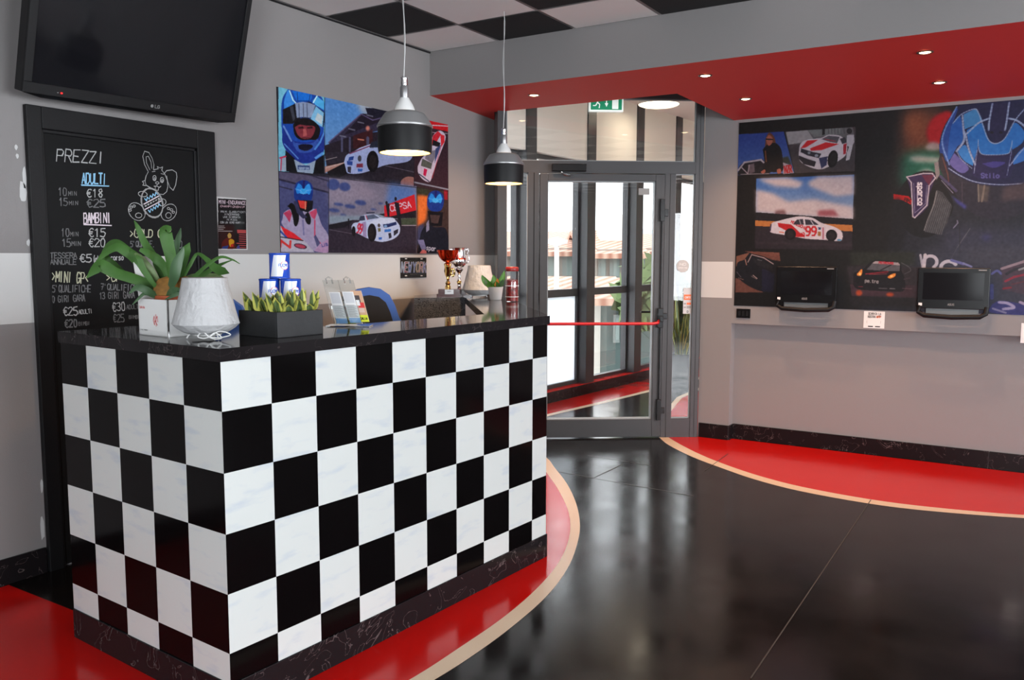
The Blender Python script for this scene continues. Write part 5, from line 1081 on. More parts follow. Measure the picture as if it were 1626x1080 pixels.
        at = me.color_attributes.new('Col', 'FLOAT_COLOR', 'CORNER'); per = np.concatenate([lin.reshape(-1, 3), np.tile([[.02,.02,.02]], (4, 1))]); cols = np.ones((len(fs)*4, 4)); cols[:, :3] = np.repeat(per, 4, axis=0)
        at.data.foreach_set('color', cols.ravel()); me.materials.append(mat_ or print_mat('satin print')); me.update()
        o = bpy.data.objects.new(name, me); scene.collection.objects.link(o)
        o.location = (cA, s.D, s.z0) if s.kind == 'y' else (s.D, cA, s.z0); return o

def zf(x0, y0, k): return lambda P: [(x0+x/k, y0+y/k) for x, y in P]
def helmet(c, cx, cy, r, tilt=0):                # small blue racing helmet printed on the poster
    E = lambda x, y: (cx+(x*math.cos(tilt)-y*math.sin(tilt))*r, cy+(x*math.sin(tilt)+y*math.cos(tilt))*r)
    c.curve([E(*p) for p in [(-.9,-.2),(-.7,-.85),(0,-1.15),(.7,-.85),(.92,-.2),(.85,.6),(.5,1.1),(-.4,1.1),(-.85,.6)]], (26,52,120))
    c.curve([E(*p) for p in [(-.75,-.3),(-.5,-.8),(-.15,-.5),(-.25,.0),(-.6,.2)]], (40,120,190)); c.curve([E(*p) for p in [(.75,-.3),(.5,-.8),(.15,-.5),(.25,.0),(.6,.2)]], (50,135,200))
    c.curve([E(*p) for p in [(-.3,-.2),(0,-.45),(.3,-.2),(.3,.15),(-.3,.15)]], (60,150,205)); c.line([E(-.8,-.25),E(-.3,-.15),E(0,.2),E(.3,-.15),E(.8,-.25)], r*.09, (120,165,205), .55); c.poly([E(-.12,-1.1),E(.12,-1.1),E(.08,-.3),E(-.08,-.3)], (30,30,90))

# ---------------------------------------------------------------- six-photo poster on the left wall
c = Print(('y', YL), 1.905, 3.632, 1.533, 2.527, (.0045, .0036), (40,38,48)); c.k = 1.05
zA = zf(430,130,3.858); zB = zf(440,135,7.45); zC = zf(440,270,8.0); zD = zf(515,275,8.307); zE = zf(650,190,5.03)
c.poly([(441,137),(514,152),(514,275),(441,272)], (110,170,190))
c.curve(zB([(120,50),(250,60),(400,90),(520,150),(560,300),(545,500),(540,800),(440,900),(330,930),(230,900),(80,740),(50,560),(40,300),(60,150)]), (28,70,150))
c.curve(zB([(75,180),(120,60),(150,90),(200,200),(150,260),(80,290)]), (60,130,200)); c.curve(zB([(170,70),(380,100),(390,180),(300,200),(230,190)]), (25,105,190)); c.line(zB([(230,90),(235,190),(370,190),(385,110)]), 1, (20,40,90))
c.poly(zB([(410,190),(460,130),(550,200),(550,300),(450,240)]), (80,160,205)); c.line(zB([(140,70),(180,180),(220,220)]), 2, (180,215,225)); c.line(zB([(470,120),(420,210)]), 2, (180,215,225))
c.poly(zB([(60,290),(210,220),(380,200),(560,330),(540,500),(400,400),(280,380),(180,460),(60,460)]), (26,24,30)); c.poly(zB([(205,215),(300,200),(380,215),(445,240),(400,390),(290,380),(225,390)]), (128,140,165))
for x in (250,300,345): c.line(zB([(x,225),(x+4,380)]), 1.5, (80,85,105))
c.poly(zB([(450,250),(545,330),(530,500),(420,440),(390,400)]), (120,170,200)); c.poly(zB([(470,330),(530,370),(520,470),(440,410)]), (175,185,190)); c.poly(zB([(140,260),(180,250),(205,400),(180,430)]), (60,62,72))
c.curve(zB([(180,470),(230,410),(330,390),(430,430),(500,520),(470,640),(380,650),(270,650),(200,590)]), (22,16,20)); c.curve(zB([(200,500),(260,470),(330,480),(430,490),(440,540),(400,620),(340,640),(280,630),(230,580)]), (120,50,60))
c.poly(zB([(240,500),(300,490),(305,515),(245,520)]), (50,22,28)); c.poly(zB([(345,500),(410,490),(415,515),(350,520)]), (50,22,28)); c.poly(zB([(300,520),(335,520),(345,600),(300,610)]), (160,85,85)); c.line(zB([(285,628),(380,628)]), 1.4, (70,28,32))
c.curve(zB([(70,480),(160,640),(300,680),(450,650),(550,560),(550,760),(470,880),(330,925),(200,880),(60,700)]), (30,48,125)); c.curve(zB([(180,660),(230,690),(400,690),(470,640),(480,700),(400,790),(260,800),(190,720)]), (52,80,150)); c.curve(zB([(240,715),(300,700),(400,710),(410,740),(340,780),(260,760)]), (22,20,42))
c.line(zB([(70,490),(160,660)]), 3.2, (100,130,185)); c.line(zB([(545,570),(500,680),(440,760)]), 3, (80,130,190)); c.line(zB([(80,700),(240,870)]), 2, (90,130,190)); c.poly(zB([(430,860),(530,790),(540,820),(450,880)]), (90,140,195))
c.poly(zB([(90,770),(200,870),(240,1040),(90,1020)]), (18,18,24)); c.poly(zB([(440,900),(550,820),(550,1050),(420,1050)]), (18,18,24)); c.poly(zB([(190,880),(330,950),(450,890),(415,1050),(230,1030)]), (135,148,165)); c.poly(zB([(235,950),(380,955),(378,1005),(238,1000)]), (48,66,110)); c.text('sparco',zB([(250,993),(368,997)])[0],zB([(250,993),(368,997)])[1],3.6,.9,(150,160,180))
c.poly(zB([(22,850),(95,835),(100,1020),(22,1010)]), (140,150,165)); c.line(zB([(25,865),(95,845)]), 2.4, (170,50,80)); c.line(zB([(45,870),(35,1010)]), 1.8, (170,50,80))
# pit building with white car
c.grad([(514,152),(620,176),(620,285),(514,275)], (78,125,180), (105,140,175)); c.poly(zA([(480,80),(760,160),(760,220),(560,200)]), (165,165,170), .8, 5); c.poly(zA([(560,110),(800,180),(800,320),(600,260)]), (150,150,156), .6, 5)
c.poly(zA([(350,370),(550,195),(690,200),(690,180),(760,165),(1000,240),(1000,330),(700,290),(520,330),(360,400)]), (52,46,66)); c.poly(zA([(560,195),(700,230),(600,270),(440,330)]), (34,26,40))
c.poly(zA([(575,160),(730,165),(745,190),(690,240),(590,205)]), (30,28,44)); c.line(zA([(350,372),(550,198),(620,235),(700,215)]), 2, (90,80,110))
for k in range(4): c.line(zA([(420+k*55,330-k*42),(455+k*55,338-k*42)]), 2.4, (100,98,112))
c.poly(zA([(325,390),(520,325),(760,290),(1000,330),(1000,480),(325,440)]), (38,30,40)); c.poly(zA([(500,330),(620,290),(620,400),(500,410)]), (60,28,32))
for x in (432,480,590): c.line(zA([(x,345),(x,440)]), 4 if x < 500 else 6, (78,76,100))
c.line(zA([(530,352),(565,357)]), 2.2, (190,120,100)); c.ell(*zA([(590,285)])[0], 3.2, 4, (190,120,105), soft=1)
c.poly(zA([(325,430),(1085,430),(1085,640),(345,575)]), (44,38,48)); c.poly(zA([(345,510),(520,470),(560,500),(400,600),(345,570)]), (22,20,24)); c.poly(zA([(325,520),(460,490),(325,560)]), (160,120,110)); c.line(zA([(325,480),(400,462)]), 1, (150,140,140)); c.line(zA([(330,528),(450,495)]), 1.6, (170,150,145)); c.line(zA([(700,515),(880,555)]), 1, (110,105,118))
c.curve(zA([(445,490),(460,450),(510,425),(600,400),(700,370),(850,380),(850,480),(700,510),(620,540),(540,562),(470,560),(455,530)]), (150,160,195)); c.poly(zA([(470,450),(560,415),(660,395),(640,370),(540,405)]), (165,175,205)); c.line(zA([(480,440),(650,375)]), 2, (110,50,80))
c.ell(*zA([(620,488)])[0], 9.5, 17, (20,18,22)); c.ell(*zA([(622,490)])[0], 6, 11, (40,34,36)); c.poly(zA([(475,462),(505,455),(500,480),(470,485)]), (36,62,125)); c.poly(zA([(462,485),(498,487),(495,512),(464,508)]), (45,70,135)); c.poly(zA([(465,520),(488,520),(486,560),(466,552)]), (52,48,60)); c.poly(zA([(522,503),(560,500),(560,525),(520,524)]), (120,50,70)); c.ell(*zA([(540,470)])[0], 3, 5, (70,70,82)); c.poly(zA([(528,532),(558,534),(556,550),(530,550)]), (45,90,160)); c.poly(zA([(610,370),(690,350),(680,400),(600,405)]), (40,44,60))
c.curve(zA([(790,640),(795,605),(830,582),(875,590),(875,640)]), (140,100,95))
# car seen from above
c.poly(zA([(873,180),(1085,235),(1085,680),(873,640)]), (56,36,46)); c.poly(zA([(960,230),(1085,262),(1085,305),(960,280)]), (178,30,38)); c.line(zA([(960,265),(1085,272)]), 1.8, (190,180,190)); c.line(zA([(985,310),(1085,318)]), 1, (170,160,170))
c.curve(zA([(895,520),(920,470),(960,420),(990,330),(1030,300),(1062,320),(1064,360),(1030,450),(990,560),(970,612),(930,600),(900,560)]), (185,175,190)); c.poly(zA([(990,330),(1020,302),(1040,320),(1000,390),(980,380)]), (180,40,55)); c.poly(zA([(1035,320),(1060,330),(1060,370),(1040,400)]), (190,40,50)); c.poly(zA([(990,355),(1035,375),(1030,400),(985,390)]), (30,26,34))
c.poly(zA([(955,430),(1015,415),(1000,470),(985,500),(940,470)]), (120,115,125)); c.poly(zA([(925,470),(985,500),(978,535),(915,515)]), (88,90,84)); c.poly(zA([(915,520),(945,535),(935,575),(912,548)]), (185,170,185)); c.poly(zA([(935,530),(955,538),(945,580),(930,570)]), (180,30,80)); c.poly(zA([(1005,410),(1040,385),(1000,500)]), (60,70,110)); c.line(zA([(1055,340),(985,590)]), 1.2, (180,50,70)); c.line(zA([(905,565),(965,610)]), 2.2, (50,62,82))
c.line(zA([(873,615),(1085,660)]), 3, (125,128,140))
# driver in white (lower left)
c.poly([(441,272),(521,281),(521,404),(441,404)], (72,74,110)); c.poly(zC([(20,20),(640,90),(640,290),(20,120)]), (82,76,98)); c.line(zC([(20,120),(640,285)]), 3, (44,42,62)); c.line(zC([(20,210),(180,250)]), 2, (46,44,64)); c.line(zC([(330,40),(640,140)]), 2.4, (50,46,66))
c.curve(zC([(60,620),(80,540),(160,500),(260,520),(440,490),(500,540),(560,700),(640,830),(640,1000),(500,1040),(250,900),(60,700)]), (150,140,165)); c.poly(zC([(70,550),(150,505),(180,560),(150,670),(110,600)]), (165,60,90)); c.poly(zC([(400,540),(490,490),(500,540),(470,630),(430,600)]), (175,70,100)); c.line(zC([(320,640),(330,820)]), 3, (115,110,145)); c.line(zC([(470,640),(470,850),(540,930)]), 2.2, (180,60,90)); c.poly(zC([(460,850),(480,820),(540,930),(500,980)]), (78,78,112))
c.curve(zC([(120,460),(180,420),(250,500),(270,620),(240,710),(210,700),(190,600),(160,500)]), (20,18,22)); c.curve(zC([(350,560),(390,540),(420,620),(410,690),(370,680),(345,620)]), (20,18,22)); c.poly(zC([(200,400),(260,380),(330,560),(380,600),(320,620),(240,540)]), (52,50,78))
helmet(c, *zC([(325,280)])[0], 16.5, .05); c.poly(zC([(245,380),(450,390),(440,500),(380,540),(280,510)]), (24,22,28)); c.poly(zC([(255,385),(370,400),(360,500),(285,480)]), (190,60,55)); c.line(zC([(350,400),(350,500)]), 1.4, (190,150,120))
c.poly(zC([(20,700),(330,890),(470,1045),(20,1040)]), (165,160,172)); c.poly(zC([(35,710),(200,800),(330,900),(110,860)]), (195,40,50)); c.line(zC([(25,770),(110,855)]), 3, (50,70,140)); c.line(zC([(25,848),(320,898)]), 1.6, (34,28,34)); c.text('N',zC([(32,975)])[0],zC([(155,985)])[0],10,3.6,(190,55,55)); c.ell(*zC([(287,968)])[0], 10.5, 4, (70,42,60), 12); c.ell(*zC([(287,968)])[0], 8.5, 2.8, (165,65,85), 12); c.curve(zC([(460,1030),(520,960),(600,900),(640,890),(640,1045)]), (160,130,160)); c.text('LIS',zC([(565,975)])[0],zC([(635,960)])[0],4,1.2,(80,80,130))
# clouds, white car, red billboard
c.poly([(521,281),(661,296),(661,404),(521,402)], (118,112,128)); c.poly(zD([(850,130),(1205,190),(1205,480),(800,420)]), (80,112,165), .9, 6); c.poly(zD([(60,70),(500,100),(700,330),(60,420)]), (140,128,142), .8, 6)
for x, y, rx, ry in ((260,180,9,7),(110,150,10,9),(470,390,9,4),(180,412,8,2.4),(330,440,9,3),(120,490,9,3),(240,552,5,1.8),(735,402,4,1.6),(640,478,5,1.4)): c.ell(*zD([(x,y)])[0], rx, ry, (54,68,118), 8, .85, 1)
c.poly(zD([(50,560),(500,560),(780,520),(780,600),(50,680)]), (125,138,150), .9, 2)
c.poly(zD([(50,680),(350,620),(1205,600),(1205,1060),(50,1050)]), (50,42,54)); c.poly(zD([(1000,600),(1205,590),(1205,680),(1000,690)]), (64,72,58)); c.poly(zD([(50,690),(120,670),(270,640),(390,620),(260,720),(50,740)]), (30,28,36)); c.line(zD([(60,745),(360,800)]), 1, (100,92,104)); c.line(zD([(960,690),(1205,690)]), 1.4, (150,140,150)); c.poly(zD([(700,540),(1205,490),(1205,590),(880,600)]), (30,26,34))
c.poly(zD([(780,430),(1180,280),(1205,490),(870,570),(785,575)]), (175,34,46)); c.text('CEPSA',zD([(868,505)])[0],zD([(1138,450)])[0],9.5,1.9,(185,170,185)); c.poly(zD([(800,400),(850,400),(850,570),(825,570)]), (34,30,38)); c.ell(*zD([(812,390)])[0], 1.8, 2.6, (30,26,30)); c.poly(zD([(915,380),(975,390),(1000,560),(1010,700),(990,700),(950,560)]), (30,28,38)); c.ell(*zD([(932,340)])[0], 2, 3.2, (32,26,32)); c.line(zD([(310,610),(315,730)]), 2.6, (26,24,32))
c.curve(zD([(350,700),(380,660),(450,640),(470,570),(560,545),(680,550),(740,585),(880,585),(930,620),(985,700),(980,800),(900,870),(780,905),(690,900),(560,860),(440,800),(360,760)]), (168,176,200)); c.poly(zD([(540,560),(640,545),(720,590),(560,615)]), (82,92,112)); c.line(zD([(540,560),(560,612)]), 1.4, (180,50,60)); c.poly(zD([(450,600),(470,565),(520,560),(530,620),(450,632)]), (56,60,80)); c.line(zD([(550,525),(650,520)]), 2, (36,40,60)); c.poly(zD([(560,655),(740,590),(920,600),(930,640),(700,680)]), (182,188,205))
c.text('99',zD([(415,780)])[0],zD([(480,795)])[0],14,2.6,(180,45,70)); c.poly(zD([(490,650),(540,640),(550,850),(500,830)]), (130,100,140), .6); c.ell(*zD([(620,785)])[0], 7, 14.5, (20,18,24)); c.ell(*zD([(612,790)])[0], 4.4, 10, (38,34,36)); c.ell(*zD([(378,765)])[0], 3, 8, (24,20,26)); c.poly(zD([(765,675),(830,670),(940,640),(945,680),(830,715),(775,720)]), (36,48,92)); c.ell(*zD([(800,700)])[0], 2.6, 2, (120,150,185)); c.poly(zD([(783,745),(870,735),(870,770),(785,780)]), (60,110,175)); c.poly(zD([(835,795),(870,785),(880,850),(845,865)]), (46,44,58)); c.poly(zD([(905,765),(965,735),(965,785),(910,830)]), (46,44,58)); c.poly(zD([(708,848),(752,845),(750,875),(710,878)]), (50,95,170)); c.ell(*zD([(712,690)])[0], 2.2, 3, (80,70,70)); c.poly(zD([(698,725),(733,725),(733,772),(700,772)]), (100,95,60))
# dark driver (lower right)
c.poly([(661,296),(712,304),(712,405),(661,404)], (60,46,44)); c.poly(zE([(55,600),(150,600),(130,800),(60,880)]), (195,105,50), 1, 3); c.poly(zE([(55,540),(150,560),(150,610),(55,590)]), (56,58,44), 1, 2); c.poly(zE([(270,560),(300,565),(300,640),(275,640)]), (130,30,42)); c.poly(zE([(60,850),(110,830),(110,1000),(55,1000)]), (60,62,90), 1, 2)
c.curve(zE([(60,1070),(90,900),(140,840),(200,860),(290,880),(300,1075),(150,1080)]), (24,26,38)); helmet(c, *zE([(203,650)])[0], 14.5, .05); c.poly(zE([(140,730),(265,740),(255,850),(160,850)]), (20,18,24)); c.poly(zE([(160,760),(240,765),(225,830),(170,825)]), (66,52,52)); c.poly(zE([(130,830),(150,800),(155,880),(130,900)]), (120,118,140)); c.text('spar',zE([(130,1040)])[0],zE([(205,1050)])[0],7,1.8,(165,165,180)); c.poly(zE([(60,960),(110,960),(130,1030),(100,1060)]), (110,108,140)); c.curve(zE([(75,1070),(100,1040),(130,1050),(125,1075)]), (185,110,110))
c.noise([(441,137),(713,198),(712,405),(441,404)], 3.0, 1)
for a, b in (((514.5,150),(514.5,275)),((441,272),(712,304)),((521,281),(521,404)),((661,298),(661,404)),((656.5,190),(656.5,296))): c.line([a, b], 1.0, (30,26,34))
o = c.build('racing_poster', YL-.006, .005, 1.3, print_mat('matt print', .6, .12)); tag(o, 'wide poster of six racing photographs on the left wall above the white stripe', 'poster')

# ---------------------------------------------------------------- big mural on the far wall
c = Print(('x', XF), -.054, -3.0, 1.118, 2.576, (.0045, .0045), (21,20,22)); c.k = 1.0
m3 = zf(1150,160,3.0); m4 = zf(1160,190,3.6); m5 = zf(1360,160,4.154); m8 = zf(1480,160,6.0); m6 = zf(1360,380,6.0); m9 = zf(1380,290,5.142)
# blurred background at the upper right
c.poly([(1430,180),(1500,175),(1520,420),(1430,420)], (36,36,38), 1, 10); c.poly(m5([(330,60),(560,60),(560,400),(300,380)]), (118,66,44), 1, 12); c.poly(m5([(320,80),(420,80),(430,240),(320,230)]), (140,82,54), .8, 8); c.poly(m5([(300,350),(480,310),(580,330),(580,520),(290,560)]), (22,84,70), 1, 8); c.poly(m5([(350,370),(400,360),(560,375),(570,410),(400,410),(350,395)]), (150,150,148), .9, 3); c.poly(m5([(410,470),(460,445),(510,470),(510,500),(410,500)]), (160,158,158), .9, 3)
c.curve(m5([(480,280),(465,200),(510,110),(620,70),(650,200),(590,300),(520,290)]), (165,18,28), 1, 2); c.curve(m5([(455,300),(500,270),(560,290),(540,325),(470,325)]), (150,140,140), .9, 2)
# driver's dark body
c.curve([(1432,330),(1448,300),(1480,285),(1560,330),(1750,330),(1800,520),(1390,520),(1410,400)], (34,36,46), 1, 3); c.poly([(1500,360),(1700,360),(1700,520),(1480,520)], (52,54,72), 1, 10)
c.curve(m3([(820,440),(900,350),(1000,340),(1060,420),(1090,520),(1000,640),(900,640),(830,560)]), (17,17,22))
# collar pad, ribbed strap
c.poly(m9([(555,60),(600,80),(680,190),(640,330),(580,425),(450,400),(500,260)]), (58,60,66)); 
for k in range(9): c.line([m9([(560+k*13,80+k*12)])[0], m9([(462+k*16,400+k*3)])[0]], .9, (88,90,96))
c.line(m9([(552,70),(530,180),(480,300),(450,390)]), 1.4, (120,120,124))
c.curve(m5([(330,500),(470,475),(520,500),(480,620),(470,700),(380,770),(368,640)]), (52,40,76)); 
for (a, w_) in (([(332,503),(362,540),(372,765),(385,772),(465,690),(480,560),(522,510),(500,480),(440,480)],1.8),): c.line(m5(a+[a[0]]), w_, (165,160,172))
c.line(m5([(378,545),(385,740),(455,680),(466,560)]), .9, (130,125,150)); c.poly(m5([(430,490),(510,490),(480,560),(455,530)]), (96,36,60), .8)
for pl in strokes('sparco', (0,0), (36,0), 9.5): c.line([(m5([(412,540)])[0][0]+y*.95, m5([(412,540)])[0][1]+x) for x, y in [(q[0], q[1]*.9-1) for q in pl]], 1.8, (190,188,198))
c.line(m5([(403,540),(403,690)]), 1.2, (190,188,198))
c.poly(m5([(245,615),(345,630),(365,655),(362,688),(330,670),(300,655),(245,650)]), (150,22,26)); c.text('RK',m5([(315,662)])[0],m5([(355,672)])[0],5,1.2,(60,14,18))
c.poly(m5([(262,640),(285,640),(330,860),(290,1000),(215,980),(230,700)]), (21,21,27), .9, 3)
# helmet
c.curve(m8([(240,60),(400,-40),(620,-80),(840,-40),(1000,60),(1130,260),(1170,480),(1090,760),(820,980),(420,980),(150,760),(70,480),(110,260)]), (26,28,68))
c.curve(m8([(250,70),(200,110),(110,300),(70,470),(150,580),(170,400),(190,250)]), (38,72,140)); c.line(m8([(235,60),(120,280),(100,420),(165,610)]), 2.2, (120,150,200), .8, True)
c.curve(m8([(190,220),(270,150),(295,380),(240,440),(170,560),(150,520),(165,350)]), (32,92,165)); c.curve(m8([(300,130),(410,85),(450,130),(470,200),(340,260),(310,260)]), (66,130,180)); c.curve(m8([(330,280),(470,215),(510,300),(560,400),(640,400),(720,330),(790,210),(880,300),(860,400),(760,470),(700,510),(480,510),(440,420),(430,560),(400,560),(350,420)]), (38,112,180))
c.curve(m8([(245,480),(310,420),(350,480),(420,620),(330,590),(270,530)]), (48,120,185)); c.curve(m8([(210,500),(300,580),(350,650),(280,690),(170,600)]), (92,90,150)); c.curve(m8([(740,620),(800,520),(880,440),(960,420),(960,520),(860,580)]), (50,110,180))
c.curve(m8([(430,460),(470,510),(720,510),(760,440),(740,720),(400,720)]), (32,28,74)); c.curve(m8([(475,600),(590,580),(700,590),(590,640)]), (60,56,124)); c.poly(m8([(575,30),(730,20),(700,290),(640,400),(590,400),(545,290)]), (34,30,70))
for P, w_ in (([(575,30),(545,200),(540,280)],2.4),([(735,20),(710,200),(695,280)],2.4),([(200,215),(280,130),(400,80),(440,110),(480,220),(530,360),(580,405),(640,400),(700,350),(790,190),(880,80)],1.5),([(290,140),(300,270),(320,320),(440,215),(540,170)],2.6),([(735,170),(810,190),(900,260),(960,330)],2.6),([(310,300),(300,390),(235,480)],3),([(320,320),(350,460),(410,610)],2.6),([(440,370),(445,460),(480,510),(590,516),(720,505),(750,460),(765,380)],1.1),([(240,490),(280,560),(380,645)],1),([(160,645),(280,720),(420,775),(640,800),(860,790)],1.5),([(430,470),(400,690)],1.0),([(760,470),(715,710)],.8),([(740,620),(860,470),(960,400)],1.6)): c.line(m8(P), w_, (150,165,192), .8, True)
c.ell(*m8([(570,303)])[0], 3, 2, (16,14,34)); c.ell(*m8([(655,303)])[0], 3, 2, (16,14,34)); c.text('Stilo',m8([(470,735)])[0],m8([(640,735)])[0],7,1.6,(86,84,140))
c.curve(m8([(150,660),(280,735),(420,790),(640,815),(860,790),(1090,680),(1060,800),(940,1000),(740,1120),(500,1120),(300,1000),(180,800)]), (40,38,52)); c.poly(m8([(440,800),(550,815),(530,960),(450,960)]), (78,72,72), 1, 1); c.line(m8([(440,800),(445,960)]), 2, (110,105,100)); c.line(m8([(500,810),(475,960)]), 2.5, (112,104,98)); c.poly(m8([(680,820),(1020,760),(960,930),(660,960)]), (82,68,72), .8, 3); c.line(m8([(285,780),(290,1000)]), .8, (80,70,84))
c.curve(m8([(80,500),(110,520),(160,700),(150,780),(100,700),(60,600)]), (44,40,50)); c.line(m8([(100,540),(150,700),(160,770)]), 1.6, (96,60,60)); c.poly(m8([(20,590),(60,580),(75,700),(40,760)]), (120,115,120)); c.line(m8([(80,720),(230,860)]), 4, (70,66,98)); c.line(m8([(90,760),(200,880)]), 1, (130,126,150)); c.poly(m8([(180,900),(330,1000),(320,1040),(240,980)]), (58,60,120), 1, 1)
c.line(m9([(720,310),(725,330),(690,370)]), 1.6, (110,110,130)); c.line(m9([(825,375),(720,530),(650,660)]), .8, (100,98,104)); c.line(m9([(740,350),(740,690)]), .8, (34,34,38)); c.poly(m9([(920,430),(990,420),(980,480),(930,470)]), (58,58,100), 1, 3)
# woman with car
c.grad(m4([(48,85),(305,68),(365,305),(42,318)]), (40,62,128), (72,98,150)); c.curve(m4([(45,300),(50,270),(90,240),(180,228),(200,260),(220,312),(50,316)]), (30,28,34)); c.line(m4([(45,290),(80,245),(175,230),(190,245)]), 3, (150,145,155)); c.poly(m4([(100,260),(135,250),(140,300),(110,310)]), (92,82,90)); c.line(m4([(60,270),(100,310),(108,260)]), 1.8, (140,130,140)); c.poly(m4([(290,220),(330,210),(350,260),(300,250)]), (46,54,46), 1, 1); c.poly(m4([(300,245),(345,262),(362,305),(300,312)]), (150,140,150)); c.text('NZR',m4([(312,305)])[0],m4([(352,300)])[0],11,1.8,(155,26,34))
c.curve(m4([(200,110),(222,75),(250,100),(262,150),(270,200),(255,210),(240,150),(215,180),(205,240),(198,190)]), (98,60,44)); c.curve(m4([(185,170),(215,140),(260,135),(290,170),(300,240),(300,290),(270,300),(200,300),(180,300),(195,250)]), (16,14,18)); c.curve(m4([(205,105),(222,88),(240,105),(240,130),(222,150),(208,135)]), (150,92,78)); c.line(m4([(206,112),(240,114)]), 2.2, (20,16,20)); c.curve(m4([(172,300),(195,285),(200,300),(185,310)]), (150,90,76)); c.curve(m4([(265,285),(285,280),(290,305),(270,308)]), (150,90,76)); c.line(m4([(200,180),(205,240)]), 2, (110,66,44)); c.line(m4([(60,313),(220,309)]), 1.2, (140,134,140))
# white and red car, crouching driver
c.poly(m4([(315,70),(716,42),(710,295),(368,306)]), (62,58,62)); c.poly(m4([(315,70),(700,45),(712,120),(330,145)]), (92,92,96)); c.poly(m4([(318,72),(440,60),(480,120),(335,142)]), (138,138,142)); c.poly(m4([(440,60),(640,48),(640,80),(480,100)]), (105,110,112)); c.poly(m4([(525,55),(540,55),(540,85),(525,90)]), (22,22,26))
for k in range(6): c.line(m4([(560+k*18,52),(562+k*18,80)]), .7, (60,60,66))
c.curve(m4([(390,200),(400,140),(440,115),(520,105),(560,88),(630,95),(665,140),(660,200),(620,235),(560,270),(510,285),(450,270),(400,240)]), (178,174,182)); c.poly(m4([(400,165),(440,120),(500,116),(480,130),(430,160)]), (175,36,44)); c.poly(m4([(455,165),(545,130),(620,140),(520,175),(460,178)]), (175,36,44)); c.poly(m4([(520,112),(560,92),(625,98),(610,135),(570,128)]), (80,80,88)); c.line(m4([(540,112),(600,124)]), 1, (160,50,60)); c.poly(m4([(405,165),(470,185),(520,195),(505,220),(440,205),(400,185)]), (44,42,52)); c.ell(*m4([(450,190)])[0], 2.4, 2.2, (120,125,135)); c.ell(*m4([(492,206)])[0], 3, 2.4, (130,135,145)); c.poly(m4([(392,205),(440,225),(490,240),(480,270),(420,255),(392,225)]), (40,38,46)); c.line(m4([(395,205),(480,235)]), 1, (160,158,165)); c.poly(m4([(505,220),(555,210),(550,260),(520,280)]), (52,56,88))
c.ell(*m4([(585,225)])[0], 8, 14, (18,16,20), 12); c.ell(*m4([(588,225)])[0], 5, 10, (34,32,34), 12); c.poly(m4([(645,140),(665,138),(660,195),(645,200)]), (150,34,50)); c.poly(m4([(625,110),(655,100),(670,130),(640,140)]), (56,56,64)); c.poly(m4([(665,90),(705,85),(708,130),(690,160),(665,150)]), (160,160,168)); c.ell(*m4([(680,66)])[0], 4.4, 4.6, (36,36,40)); c.poly(m4([(680,150),(700,145),(680,230),(660,235),(665,190)]), (165,165,172))
# side view of car 99
c.grad(m4([(148,337),(708,315),(700,570),(145,530)]), (52,96,160), (150,158,172))
for P in ([(150,337),(330,330),(420,360),(390,392),(260,385),(200,362)],[(440,360),(500,325),(708,316),(706,430),(600,440),(520,410),(450,380)],[(146,400),(240,420),(330,470),(480,455),(600,480),(704,500),(702,568),(560,560),(400,548),(146,528)]): c.poly(m4(P), (178,168,172), .95, 3)
c.poly(m4([(200,370),(330,392),(300,398)]), (90,110,150), .6, 2); c.poly(m4([(260,520),(310,515),(320,545),(250,545)]), (100,66,70), .8, 2); c.poly(m4([(500,520),(590,515),(620,552),(500,552)]), (130,60,72), .8, 2)
c.poly(m4([(145,530),(702,568),(698,605),(143,578)]), (28,27,34)); c.poly(m4([(143,576),(698,603),(697,640),(142,608)]), (165,110,62)); c.poly(m4([(142,608),(697,640),(695,745),(140,738)]), (42,36,44)); c.poly(m4([(142,700),(695,712),(695,722),(142,708)]), (58,50,58), .7, 1)
c.curve(m4([(225,620),(240,590),(290,575),(340,562),(400,553),(470,562),(520,590),(590,612),(635,640),(640,680),(620,695),(540,688),(440,682),(370,670),(300,658),(232,645)]), (184,180,190)); c.poly(m4([(270,590),(350,600),(400,650),(425,640),(425,672),(370,670),(330,640),(275,612)]), (165,30,40)); c.line(m4([(340,580),(430,650)]), 1.1, (190,186,192)); c.line(m4([(325,580),(420,655)]), 1.1, (190,186,192)); c.text('MORESCHI',m4([(345,590)])[0],m4([(428,628)])[0],4,1,(165,40,50))
c.poly(m4([(362,592),(380,572),(415,568),(420,600),(365,600)]), (46,46,60)); c.poly(m4([(425,570),(470,575),(505,602),(430,602)]), (46,46,60)); c.line(m4([(460,578),(475,600)]), 1.6, (170,168,178)); c.line(m4([(395,575),(402,598)]), 1.4, (150,150,160)); c.text('99',m4([(430,662)])[0],m4([(490,662)])[0],13.5,2.8,(170,34,44))
for x in (342,578): c.ell(*m4([(x,655 if x<400 else 662)])[0], 9, 9.3, (16,14,18)); c.ell(*m4([(x,657 if x<400 else 664)])[0], 5.4, 5.8, (36,32,36))
c.poly(m4([(502,615),(518,617),(517,630),(502,629)]), (52,72,110)); c.poly(m4([(500,640),(517,641),(516,665),(500,664)]), (140,100,60)); c.line(m4([(530,620),(530,680)]), 2.6, (150,70,90), .7); c.poly(m4([(612,682),(635,684),(633,694),(610,692)]), (90,140,170)); c.line(m4([(232,600),(228,635)]), 2, (50,40,70)); c.line(m4([(280,642),(305,646)]), 1.4, (190,90,50))
